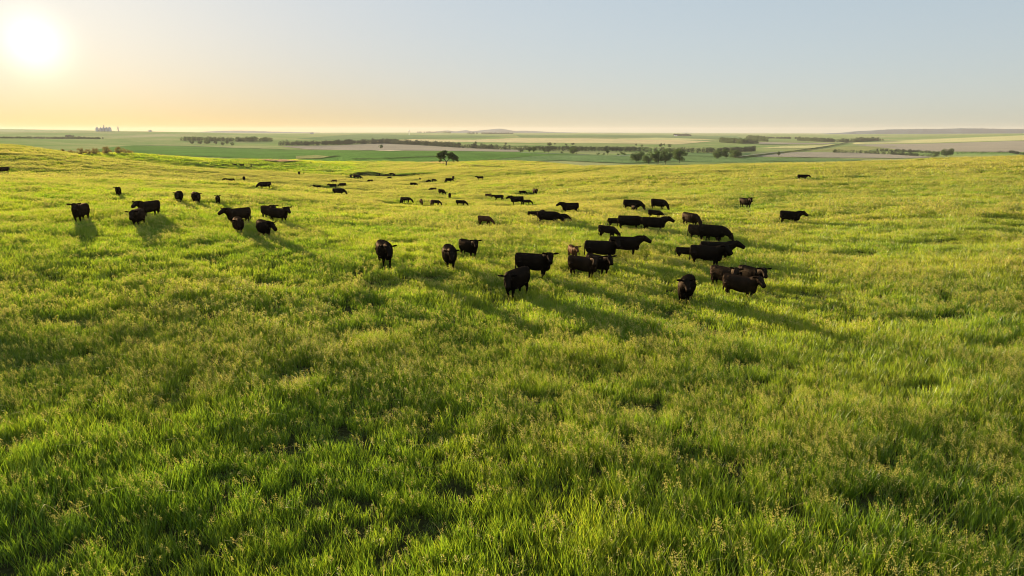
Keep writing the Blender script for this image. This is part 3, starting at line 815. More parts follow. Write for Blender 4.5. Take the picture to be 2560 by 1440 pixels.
tree_px('round_tree', 'round_a', 1793, 397, 21, 'left round dark tree of the trio by the dirt road', group=G2, ymin=450)
tree_px('round_tree', 'round_b', 1815, 397, 24, 'middle and tallest tree of the trio by the dirt road', group=G2, ymin=450)
tree_px('round_tree', 'round_c', 1838, 396, 22, 'right broad tree of the trio by the dirt road', group=G2, ymin=450)
G3 = 'pale trees in front of the long shelterbelt'
for px, py, h, k, lb in [
    (1302, 383, 14, 'grey', 'pale tree at the left end of the loose row before the long shelterbelt'),
    (1324, 383, 15, 'tall', 'slim tree second from left in the loose row before the shelterbelt'),
    (1335, 383.5, 17, 'tall', 'taller slim tree in the middle of the loose row before the shelterbelt'),
    (1361, 383, 12, 'tall', 'small slim tree right of the middle of the loose shelterbelt row'),
    (1371, 383.5, 15, 'grey', 'pale tree at the right end of the loose row before the shelterbelt'),
    (1432, 385, 16, 'round_a', 'pale rounded tree alone left of the bushes below the shelterbelt'),
    (1441, 384, 17, 'grey', 'taller half of the tree pair left of the bushes below the shelterbelt'),
    (1519, 387, 13, 'tall', 'single slim tree right of the bushes below the shelterbelt')]:
    tree_px('field_tree', k, px, py, h, lb, group=G3, ymin=450)
G4 = 'low bushes below the shelterbelt'
for px, py, h, lb in [(1405, 384, 6, 'small round bush left of the pale tree pair below the shelterbelt'), (1495, 387, 6, 'wide low dark bush between the pale tree pair and the slim tree'),
                      (1509, 387, 5, 'small bush just left of the single slim tree'), (1546, 388, 5, 'tiny round bush right of the single slim tree'), (1556, 386, 8, 'taller bush next to the tiny round one by the cottonwoods'), (1562, 388, 6, 'low bush nearest the left end of the cottonwood cluster')]:
    tree_px('field_bush', 'bush', px, py, h, lb, 'bush', G4, 450)
G5 = 'trees on the plain behind the shelterbelt'
for px, py, h, k, lb in [(1189, 361, 7, 'round_b', 'small dark tree behind the belt right of the lone tree'), (1264, 364, 8, 'grey', 'pale spreading tree just behind the middle of the belt'), (1373, 365, 9, 'round_c', 'wider tree behind the belt above the loose row'),
                         (1387, 363, 6, 'tall', 'slim tree behind the belt beside the wider one'), (1415, 364, 5, 'round_a', 'tiny tree behind the belt left of the flat topped one'), (1432, 363, 6, 'round_c', 'flat topped tree behind the belt above the pale pair'),
                         (1590, 366, 7, 'tall', 'thin tree on the wheat field edge left of the dark pair'), (1605, 367, 6, 'bush_b', 'low dark bush on the wheat field edge beside the thin tree'), (1652, 367, 8, 'round_a', 'dark round tree on the wheat field edge above the cottonwoods'),
                         (1660, 366, 7, 'tall', 'narrow tree touching the dark round one on the wheat field edge'), (1673, 368, 8, 'bush_b', 'spreading dark bush at the right of the wheat field edge trees'), (952, 372, 10, 'round_b', 'single small tree on the grey ploughed field'),
                         (1946, 391, 12, 'tall', 'single small dark tree standing by the dirt road')]:
    tree_px('plain_tree', k, px, py, h, lb, 'tree', G5, 450)
G6 = 'hazy trees below the green rise on the left'
for px, py, h, k, lb in [(480, 360, 9, 'round_a', 'leftmost pale hazy tree before the dark wood on the left plain'), (500, 361, 9, 'round_c', 'second hazy tree from the left before the dark wood'), (518, 361, 11, 'round_c', 'broad dark hazy tree third from the left before the wood'),
                         (540, 363.5, 13, 'tall', 'upright hazy tree nearest the camera before the dark wood'), (557, 364.5, 9, 'round_b', 'small round hazy tree with a bare trunk before the wood'), (568, 363, 12, 'tall', 'slim hazy tree right of the small round one'), (581, 364, 8, 'bush_b', 'rightmost low hazy tree before the dark wood')]:
    tree_px('hazy_tree', k, px, py, h, lb, 'tree', G6, 600)
G7 = 'bushes behind the left pasture crest'
for px, h, k, lb in [(77, 7, 'bush', 'long low bush showing over the left crest, leftmost of the row'), (116, 9, 'bush_b', 'small bush second from the left over the crest'), (149, 11, 'round_c', 'rounded bush third from the left over the crest'), (172, 10, 'bush', 'low spreading bush fourth from the left over the crest'),
                     (195, 14, 'round_c', 'wide tall bush in the middle of the crest row'), (213, 11, 'bush_b', 'bush right of the middle of the crest row'), (230, 13, 'round_b', 'narrow upright bush in the crest row'), (259, 17, 'round_a', 'largest round tree of the row behind the left crest'),
                     (290, 15, 'round_b', 'rounded tree right of the largest one behind the crest'), (308, 9, 'bush', 'low bush near the right end of the crest row'), (322, 6, 'bush', 'last tiny bush at the right end of the crest row')]:
    base = {77: 371, 116: 374, 149: 376, 172: 377}.get(px, 378)
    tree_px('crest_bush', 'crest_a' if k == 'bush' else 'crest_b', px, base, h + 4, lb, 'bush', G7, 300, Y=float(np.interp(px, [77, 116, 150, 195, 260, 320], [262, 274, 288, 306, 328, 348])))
tree_px('spreading_tree', 'round_c', 2366, 392, 21, 'big rounded dark tree rising over the right pasture crest', ymin=420)
tree_px('spreading_bush', 'bush_b', 2340, 392, 13, 'pale grey bush hugging the left side of the big rounded tree', 'bush', ymin=420)
tree_px('belt_tree', 'round_b', 2085, 383, 9, 'small tree at the left tip of the right hand shelterbelt', ymin=420)

# ---------------------------------------------------------------- shelterbelts and far woods: nobody could count these
def belt(name, pts, hpx, label, mat='belt', width=10, leaf=1.5, per_m=9, ymin=450, uneven=.35, gap=0.0, seed=0, minh=2.0):
    g = np.random.default_rng(500 + seed)
    P = []
    for i in range(len(pts) - 1):
        for s in range(10):
            t = s / 10
            P.append(hit(pts[i][0] + (pts[i + 1][0] - pts[i][0]) * t, pts[i][1] + (pts[i + 1][1] - pts[i][1]) * t, ymin))
    P.append(hit(*pts[-1], ymin)); P = np.array(P)
    seg = np.linalg.norm(np.diff(P, axis=0), axis=1); cum = np.concatenate([[0], np.cumsum(seg)]); Ltot = cum[-1]
    C, R = [], []
    sp = max(2.2, Ltot / 900)
    for d in np.arange(0, Ltot, sp):
        x = np.interp(d, cum, P[:, 0]); y = np.interp(d, cum, P[:, 1])
        if gap and noise2(d, seed * 9.0, 25, 3) < gap: continue
        h = max(minh, hpx / 1752.0 * y) * (1 - uneven * .5 + uneven * noise2(d, seed * 5.0, 11, 2)) * g.uniform(.85, 1.1)
        x += g.normal(0, .6); y += g.uniform(-width / 2, width / 2)
        z = float(T(x, y))
        for q in (.22, .5, .78):
            C.append((x + g.normal(0, .5), y + g.normal(0, .8), z + h * q)); R.append(h * (.30 if q < .7 else .24) * g.uniform(.8, 1.2))
    C, R = np.array(C), np.array(R)
    n = int(min(70000, max(2500, len(C) * per_m * 3.0)))
    lv, lf, lr = leaf_quads(C, R, n, leaf * max(1, P[:, 1].mean() / 1400), g)
    me = mesh_np(name, lv, lf, M[mat]); fattr(me, 'rnd', lr)
    link(name, me, kind='stuff', label=label, category='trees')
belt('shelterbelt', [(700, 364), (790, 364), (880, 361), (965, 359.5), (1060, 364), (1160, 370.5), (1260, 374.5), (1330, 376), (1420, 377.5), (1500, 378.5)], 12, 'long grey green shelterbelt running behind the lone tree', seed=1, width=22)
belt('shelterbelt', [(1500, 377.5), (1600, 380), (1700, 381.5), (1800, 382), (1885, 378.5)], 13, 'right half of the long shelterbelt behind the cottonwoods', seed=2, width=22)
belt('shelterbelt_edge', [(1340, 373), (1450, 374.5), (1540, 376), (1600, 376)], 9, 'second row of grey shrubs behind the long shelterbelt', seed=3, width=14)
belt('far_wood', [(455, 352), (520, 353), (600, 354), (680, 354)], 11, 'dark hazy wood on the left plain', 'leaf', 30, 1.6, 9, 900, .5, 0, 4)
belt('far_wood', [(1800, 356), (1850, 359), (1890, 359)], 11, 'dark far wood beyond the trio of trees', 'leaf', 60, 1.8, 10, 900, .6, 0, 5)
belt('far_wood', [(1870, 351), (1912, 354)], 11, 'taller back part of the dark far wood', 'leaf', 60, 1.8, 10, 900, .6, 0, 6)
belt('far_trees', [(1915, 346), (1990, 347), (2060, 349)], 4, 'thin far line of trees behind the dark far wood', 'leaf', 40, 1.6, 6, 900, .7, .35, 7)
belt('far_trees', [(2000, 352), (2060, 355), (2130, 355), (2200, 352)], 8, 'scattered far trees across the end of the dirt road', 'leaf', 60, 1.8, 8, 900, .8, .33, 8)
belt('right_shelterbelt', [(2088, 383), (2150, 384), (2230, 387), (2290, 391), (2330, 392)], 9, 'dark shelterbelt left of the big rounded tree', 'conifer', 14, .9, 8, 420, .7, .12, 9)
belt('right_shelterbelt', [(2190, 378), (2260, 380), (2330, 383), (2345, 386)], 6, 'upper dark row of the right hand shelterbelt', 'conifer', 10, .8, 8, 420, .8, .1, 10)
belt('conifer_row', [(2392, 384.5), (2450, 384), (2525, 382.5)], 5, 'row of small dark conifers on the right behind the crest', 'conifer', 5, .6, 8, 420, .8, .25, 11, 1.2)
belt('conifer_row', [(2527, 382), (2545, 386), (2600, 390)], 6, 'dark hedge at the far right edge behind the crest', 'conifer', 8, .8, 8, 420, .4, 0, 12, 1.2)
belt('far_trees', [(0, 346), (60, 346), (150, 347), (180, 346.5), (250, 347.5)], 4, 'hazy trees along the low ridge below the sun', 'leaf', 40, 1.6, 7, 900, .9, .3, 13)
belt('far_trees', [(170, 345.5), (182, 345.5)], 7, 'single hazy clump on the low ridge below the sun', 'leaf', 30, 1.8, 9, 900, .5, 0, 14)
belt('horizon_trees', [(1040, 332), (1100, 332), (1125, 333)], 2.4, 'dark far trees on the skyline right of the water tower', 'leaf', 60, 2.4, 5, 2500, .9, .42, 15)
belt('horizon_trees', [(1170, 334), (1230, 334.5), (1285, 334.5)], 1.8, 'thin far trees under the blue hills', 'leaf', 60, 2.4, 5, 2500, .8, .42, 16)
belt('horizon_trees', [(1685, 339.5), (1725, 340)], 3, 'far trees round the white farm building', 'leaf', 60, 4, 6, 2500, .8, .2, 17)
belt('horizon_trees', [(720, 362), (790, 359.5), (830, 358.5), (900, 357)], 5, 'sparse trees above the left half of the shelterbelt', 'leaf_grey', 60, 1.6, 6, 900, .9, .35, 18)

# ---------------------------------------------------------------- far buildings
M['steel'] = plain('galvanised_steel', (.42, .42, .43), .45, .08, .2, 0, .6)
M['white'] = plain('white_paint', (.78, .78, .76), .6, .05, .2)
M['roof'] = plain('roof_sheet', (.30, .29, .30), .5, .1, .2)
def lathe(prof, n=20):
    V, Fc = [], []
    for r, z in prof:
        for k in range(n):
            a = 2 * math.pi * k / n; V.append((r * math.cos(a), r * math.sin(a), z))
    for i in range(len(prof) - 1):
        for k in range(n): Fc.append((i * n + k, i * n + (k + 1) % n, (i + 1) * n + (k + 1) % n, (i + 1) * n + k))
    return V, Fc
def box(x0, x1, y0, y1, z0, z1):
    v = [(x0, y0, z0), (x1, y0, z0), (x1, y1, z0), (x0, y1, z0), (x0, y0, z1), (x1, y0, z1), (x1, y1, z1), (x0, y1, z1)]
    return v, [(0, 3, 2, 1), (4, 5, 6, 7), (0, 1, 5, 4), (1, 2, 6, 5), (2, 3, 7, 6), (3, 0, 4, 7)]
def thing(name, x, y, label, cat, group=None, z=None):
    e = link(name, None, label=label, category=cat)
    if group: e['group'] = group
    e.location = (x, y, float(T(x, y)) if z is None else z)
    return e
YB = 4550
bin_wall = mesh_np('bin_wall', *lathe([(12.2, -2), (12.2, 17), (11.9, 17.2)]), M['steel'], True)
bin_roof = mesh_np('bin_roof', *lathe([(12.6, 17), (7, 21), (1.6, 25), (1.6, 26), (.1, 26.4)]), M['steel'], True)
bin_rib = mesh_np('bin_rib', *lathe([(12.35, -.4), (12.35, .4)]), M['steel'], True)
for px, s, lb in [(243, 1.0, 'steel grain bin with a cone roof, leftmost of the far bins'), (250, .92, 'grain bin second from the left on the far skyline'), (256.5, 1.0, 'grain bin in the middle of the far skyline group'), (265, .98, 'grain bin right of the elevator leg on the skyline'), (271.5, 1.05, 'tall grain bin at the right end of the far bins')]:
    b = thing('grain_bin', at_px(px, YB), YB + (px % 3) * 9, lb, 'grain bin', 'grain bins on the left skyline')
    b.scale = (s * .8, s * .8, s * 1.12)
    w = link('wall', bin_wall, b); link('roof', bin_roof, b)
    for k in range(4):
        r = link('hoop', bin_rib, w); r.location = (0, 0, 2 + k * 4.5)
el = thing('grain_elevator', at_px(260.5, YB), YB, 'thin grain elevator leg rising above the far bins', 'elevator')
link('leg_casing', mesh_np('leg_casing', *box(-1.3, 1.3, -1.3, 1.3, -2, 36), M['steel']), el)
link('head_house', mesh_np('head_house', *box(-2.6, 2.6, -2.2, 2.2, 34.5, 39), M['steel']), el)
link('spout', mesh_np('spout', *tube([(0, 0, 35), (10, 0, 27)], [.8, .8], 6), M['steel']), el)
tw = thing('silo_tower', at_px(295.5, YB), YB, 'narrow far tower standing alone right of the grain bins', 'tower')
link('shaft', mesh_np('shaft', *lathe([(3.4, -3), (3.2, 22)]), M['steel'], True), tw)
link('cap', mesh_np('cap', *lathe([(3.9, 21.5), (3.9, 24), (1.4, 27), (1.2, 33), (.1, 33.4)]), M['steel'], True), tw)
wtw = thing('water_tower', at_px(1022.5, 5200), 5200, 'water tower on a slender stem on the skyline', 'water tower')
link('stem', mesh_np('stem', *lathe([(3.2, -3), (1.7, 6), (1.5, 26)]), M['white'], True), wtw)
link('tank', mesh_np('tank', *lathe([(1.4, 25), (3.2, 26.5), (5.2, 29), (6.0, 32), (5.4, 35), (3.2, 37.6), (.1, 38.5)]), M['steel'], True), wtw)
def farm(name, px, Y, w, d, h, label, wall='white'):
    b = thing(name, at_px(px, Y), Y, label, 'building')
    link('wall', mesh_np('wall', *box(-w / 2, w / 2, -d / 2, d / 2, -2, h), M[wall]), b)
    v = [(-w / 2 - .6, -d / 2 - .6, h - .1), (w / 2 + .6, -d / 2 - .6, h - .1), (w / 2 + .6, d / 2 + .6, h - .1), (-w / 2 - .6, d / 2 + .6, h - .1), (-w / 2 - .6, 0, h * 1.55), (w / 2 + .6, 0, h * 1.55)]
    vv = np.array(v)
    f3 = [(0, 1, 5), (0, 5, 4), (2, 3, 4), (2, 4, 5), (1, 2, 5), (3, 0, 4), (0, 3, 2), (0, 2, 1)]
    link('roof', mesh_np('roof', vv, np.array(f3), M['roof']), b)
    link('door', mesh_np('door', *box(-w * .12, w * .12, -d / 2 - .15, -d / 2 + .1, -.5, h * .7), M['steel']), b)
farm('barn', 1690, 5600, 22, 14, 7, 'white farm building far off among trees on the plain')
farm('barn', 779, 5400, 26, 18, 8, 'low dark roofed shed alone on the left skyline', 'steel')
farm('barn', 375, 5000, 18, 12, 8, 'tiny far shed on the hazy skyline left of the wood', 'steel')

# ---------------------------------------------------------------- cattle
def cow_material(name, c0, c1, sheen):
    m, nt, out = newmat(name)
    p = nd(nt, 'ShaderNodeBsdfDiffuse')
    g = nd(nt, 'ShaderNodeTexCoord')
    f = noise_tex(nt, 2.2, 4, .6, vec=g.outputs['Object'])
    f2 = noise_tex(nt, 38, 3, .7, vec=g.outputs['Object'], stretch=(.35, 1, 1))
    r = ramp(nt, [(.35, c0), (.75, c1)])
    nt.links.new(f, r.inputs[0]); nt.links.new(r.outputs[0], p.inputs['Color'])
    gl = nd(nt, 'ShaderNodeBsdfGlossy'); gl.inputs['Roughness'].default_value = .5; gl.inputs[0].default_value = (.85, .62, .42, 1)
    mx = nd(nt, 'ShaderNodeMixShader', in_0=sheen)
    b = nd(nt, 'ShaderNodeBump'); b.inputs['Strength'].default_value = .5; b.inputs['Distance'].default_value = .02
    nt.links.new(f2, b.inputs['Height']); nt.links.new(b.outputs[0], p.inputs['Normal']); nt.links.new(b.outputs[0], gl.inputs['Normal'])
    nt.links.new(p.outputs[0], mx.inputs[1]); nt.links.new(gl.outputs[0], mx.inputs[2])
    nt.links.new(mx.outputs[0], out.inputs['Surface'])
    return m
M['black'] = cow_material('black_hide', (.0025, .002, .0018), (.010, .0062, .0045), .012)
M['dark'] = cow_material('dark_brown_glare_hide', (.006, .004, .0028), (.030, .015, .008), .016)  # real dark coats; also paints glare as brown on black cattle at left
M['brown'] = cow_material('reddish_brown_hide', (.055, .024, .012), (.12, .052, .024), .02)
M['eye'] = plain('eye', (.01, .008, .006), .15, .1)
M['tag'] = plain('ear_tag', (.62, .50, .16), .5, .05)

def sect(c, d, up, hw, hh, n=16, pw=2.4):
    """superellipse ring round centre c, across direction d"""
    d = d.normalized(); side = d.cross(up).normalized(); u = side.cross(d).normalized()
    out = []
    for k in range(n):
        t = 2 * math.pi * k / n; ct, st = math.cos(t), math.sin(t)
        out.append(c + side * hw * math.copysign(abs(ct) ** (2 / pw), ct) + u * hh * math.copysign(abs(st) ** (2 / pw), st))
    return out
def loft(B, rings, smooth_ends=True):
    V, Fc = B; n = len(rings[0]); o = len(V)
    for r in rings: V.extend([tuple(p) for p in r])
    for i in range(len(rings) - 1):
        for k in range(n): Fc.append((o + i * n + k, o + i * n + (k + 1) % n, o + (i + 1) * n + (k + 1) % n, o + (i + 1) * n + k))
    Fc.append(tuple(o + k for k in range(n))[::-1]); Fc.append(tuple(o + (len(rings) - 1) * n + k for k in range(n)))
def limb(B, pts, rad, up=Vector((1, .02, 0)), flat=1.0, n=10):
    P = [Vector(p) for p in pts]
    loft(B, [sect(p, P[min(i + 1, len(P) - 1)] - P[max(i - 1, 0)], up, rad[i] * flat, rad[i], n, 2.0) for i, p in enumerate(P)])
def blob(B, c, r, n=12):
    c = Vector(c); rings = []
    for i in range(1, 8):
        a = math.pi * i / 8
        rings.append([c + Vector((r[0] * -math.cos(a), r[1] * math.sin(a) * math.cos(2 * math.pi * k / n), r[2] * math.sin(a) * math.sin(2 * math.pi * k / n))) for k in range(n)])
    loft(B, rings)
ANCH = {}
def cow_mesh(key, head='up', yaw=0.0, calf=False, walk=0.0, fat=1.0, lying=False):
    B = ([], []); UP = Vector((0, 0, 1)); yw = math.radians(yaw)
    bd = .80 if calf else 1.0           # calves: shallow body on long legs
    # trunk: rump, loin, barrel, shoulder, chest
    tr = [(-.99, 1.05, .16, .19), (-.955, 1.03, .235, .27), (-.86, .995, .275, .315), (-.7, .96, .30, .35), (-.45, .925, .33, .385), (-.2, .90, .355, .41), (.05, .885, .365, .425), (.3, .885, .345, .425), (.52, .905, .30, .41), (.68, .935, .25, .37), (.82, .95, .19, .29), (.90, .96, .13, .20)]
    rings = []
    for x, z, w, h in tr:
        top = z + h; hh = h * bd
        rings.append(sect(Vector((x, 0, top - hh)), Vector((1, 0, 0)), UP, w * bd * (fat if -.6 < x < .5 else 1), hh, 24, 2.9))
    loft(B, rings)
    blob(B, (.72, 0, .70 if not calf else .84), (.19, .16, .24 * bd))          # brisket
    for sgn in (1, -1): blob(B, (-.56, .215 * bd * sgn, 1.20), (.13, .075, .085))    # hips
    for sgn in (1, -1): blob(B, (.50, .20 * bd * sgn, .98), (.22, .11, .30 * bd))  # shoulders
    for sgn in (1, -1): blob(B, (-.68, .20 * bd * sgn, .88), (.26, .125, .34 * bd))  # thighs
    if not calf: blob(B, (-.52, 0, .60), (.16, .14, .11))                      # udder
    # neck and head
    if head == 'up': poll = Vector((.70 + .44 * math.cos(yw * .8), .44 * math.sin(yw * .8), 1.27 if yaw == 0 and not calf else 1.34)); hd = Vector((math.cos(yw * 1.25), math.sin(yw * 1.25), -.42 if yaw == 0 else -.58))
    elif head == 'mid': poll = Vector((.64 + .58 * math.cos(yw * .8), .58 * math.sin(yw * .8), 1.18)); hd = Vector((math.cos(yw * 1.2), math.sin(yw * 1.2), -.85))
    else: poll = Vector((.66 + .62 * math.cos(yw * .8), .62 * math.sin(yw * .8), .70)); hd = Vector((.55 * math.cos(yw), .55 * math.sin(yw), -1.0))
    hd.normalize()
    n0 = Vector((.58, 0, .97)); n2 = poll + hd * .02
    n1 = n0.lerp(n2, .5) + Vector((0, 0, .05 if head != 'graze' else .10))
    kk = .85 if calf else 1.0
    npts = [n0, n0.lerp(n1, .6), n1, n1.lerp(n2, .6), n2]
    nw = [.23, .215, .19, .16, .135]; nh = [.345, .325, .28, .225, .165]
    rings = []
    for i, p in enumerate(npts):
        d = npts[min(i + 1, 4)] - npts[max(i - 1, 0)]
        up = UP if abs(d.normalized().z) < .8 else Vector((1, 0, .2))
        rings.append(sect(p, d, up, nw[i] * kk, nh[i] * kk, 16, 2.1))
    loft(B, rings)
    up = Vector((hd.x * .3, hd.y * .3, 1)) if abs(hd.z) < .9 else Vector((math.cos(yw), math.sin(yw), .1))
    side = hd.cross(up).normalized(); top = side.cross(hd).normalized()
    base = poll - hd * .10
    hs = 1.06 if calf else 1.10
    hr = [(0, .11, .12, .01), (.06, .145, .15, .01), (.16, .155, .165, 0), (.27, .135, .15, -.012), (.38, .112, .13, -.025), (.48, .112, .118, -.035), (.56, .112, .108, -.04), (.60, .085, .08, -.045)]
    loft(B, [sect(base + hd * (t * hs) + top * o, hd, up, w * hs, h * hs, 14, 2.3) for t, w, h, o in hr])
    ears = {}
    for sgn in (1, -1):
        e0 = base + hd * (.07 * hs) + side * sgn * .115 * hs + top * .075 * hs
        ed = (side * sgn + top * .10 - hd * .10).normalized()
        ln = .28 * hs
        nrm = hd
        rr = []
        for t, w, th in ((0, .032, .024), (.25, .060, .024), (.55, .076, .022), (.85, .056, .018), (1.0, .022, .015)):
            rr.append(sect(e0 + ed * (ln * t) + top * (-.015 * t * t), ed, top, .020 + th * .2, w * hs, 10, 2.0))
        loft(B, rr); ears[sgn] = e0 + ed * ln * .55 - top * .05
    # legs: jointed, tapering, cloven foot at the bottom
    for sgn in (1, -1):
        w = walk * sgn
        fx = .52
        limb(B, [(fx, .17 * sgn * bd, .86), (fx + .03, .165 * sgn * bd, .64), (fx + .02 + w * .5, .15 * sgn, .44), (fx + w * .9, .145 * sgn, .24), (fx - .01 + w * 1.0, .145 * sgn, .12), (fx + .02 + w * 1.05, .145 * sgn, .05), (fx + .04 + w * 1.05, .145 * sgn, 0)],
             [.16 * bd, .115, .082, .056, .060, .066, .074], up=Vector((1, 0, .02)), flat=.9)
        hx = -.66; w = -w
        limb(B, [(hx, .19 * sgn * bd, .92), (hx + .07, .185 * sgn * bd, .68), (hx - .02 + w * .4, .165 * sgn, .54), (hx - .10 + w * .7, .16 * sgn, .42), (hx - .06 + w * .9, .155 * sgn, .22), (hx - .05 + w, .155 * sgn, .12), (hx - .01 + w * 1.05, .155 * sgn, .05), (hx + .01 + w * 1.05, .155 * sgn, 0)],
             [.23 * bd, .17 * bd, .115, .080, .058, .062, .068, .074], up=Vector((1, 0, .02)), flat=.85)
    # tail with its switch
    limb(B, [(-.90, 0, 1.20), (-1.0, .01, 1.10), (-1.03, .02, .85), (-1.02, .02, .62), (-1.02, .02, .48), (-1.02, .02, .36)], [.045, .036, .030, .030, .05, .02], up=Vector((1, 0, .05)), n=8)
    me = bpy.data.meshes.new('cattle_' + key)
    me.from_pydata(*[B[0], [], B[1]]); me.update()
    o = bpy.data.objects.new('sculpt', me); COL.objects.link(o)
    r = o.modifiers.new('r', 'REMESH'); r.mode = 'VOXEL'; r.voxel_size = .021; r.use_smooth_shade = True
    sm = o.modifiers.new('s', 'SMOOTH'); sm.factor = .5; sm.iterations = 3
    dg = bpy.context.evaluated_depsgraph_get()
    res = bpy.data.meshes.new_from_object(o.evaluated_get(dg))
    res.name = 'cattle_' + key
    res.polygons.foreach_set('use_smooth', np.ones(len(res.polygons), bool))
    bpy.data.objects.remove(o, do_unlink=True); bpy.data.meshes.remove(me)
    res.materials.clear(); res.materials.append(M['black'])
    ANCH[key] = {'eyes': [base + hd * (.20 * hs) + side * s * .135 * hs + top * .055 * hs for s in (1, -1)], 'tag': ears[1], 'tag2': ears[-1]}
    return res
CM = {}
for key, kw in {
    'up': dict(head='up'), 'upL': dict(head='up', yaw=55, walk=.05), 'upR': dict(head='up', yaw=-55), 'upl': dict(head='up', yaw=22), 'upr': dict(head='up', yaw=-22, walk=.06),
    'mid': dict(head='mid', walk=.10, fat=1.12), 'midl': dict(head='mid', yaw=25, walk=.05, fat=1.1), 'graze': dict(head='graze'), 'grazeR': dict(head='graze', yaw=-30, walk=.08),
    'cup': dict(head='up', calf=True), 'cupR': dict(head='up', yaw=-40, calf=True), 'cgraze': dict(head='graze', calf=True, walk=.08), 'cwalk': dict(head='mid', calf=True, walk=.20)}.items():
    CM[key] = cow_mesh(key, **kw)
eye_me = mesh_np('eye', *lathe([(.001, -.022), (.013, -.018), (.021, -.008), (.021, .008), (.013, .018), (.001, .022)], 8), M['eye'], True)
tag_me = mesh_np('ear_tag', *box(-.006, .006, -.028, .028, -.07, .01), M['tag'])
NEAR, MID, FAR = 'cattle in the near herd on the right', 'cattle grazing across the middle of the pasture', 'far cattle in the dip of the pasture'
LEFT = 'cattle on the left of the pasture'
_used = {}
def cow(px, py, head, key, size, colour, label, group, extra=''):
    """py: where the animal disappears into the grass; size: shoulder height in metres"""
    x, y = hit(px, py, lift=.33 if py > 520 else .5)
    o = link('calf' if key[0] == 'c' else 'cow', CM[key], label=label, category='calf' if key[0] == 'c' else 'cow', group=group)
    o.location = (x, y, float(T(x, y)) - .02); o.rotation_euler = (0, 0, math.radians(head) - math.atan2(x, y))
    TRAMPLED.append((x, y - (.5 if y < 80 else 3.0), 1.3 if y < 80 else 2.6, 1.5 if y < 80 else 7.0, .20 if y < 80 else .46))
    s = size / 1.34; o.scale = (s, s, s)
    if colour != 'black':
        o.material_slots[0].link = 'OBJECT'; o.material_slots[0].material = M[colour]
    if y < 62:
        for e in ANCH[key]['eyes']:
            q = link('eye', eye_me, o); q.location = e
    if extra:
        q = link('ear_tag', tag_me, o); q.location = ANCH[key][extra]; q.rotation_euler = (0, 0, math.radians(20))
    return o
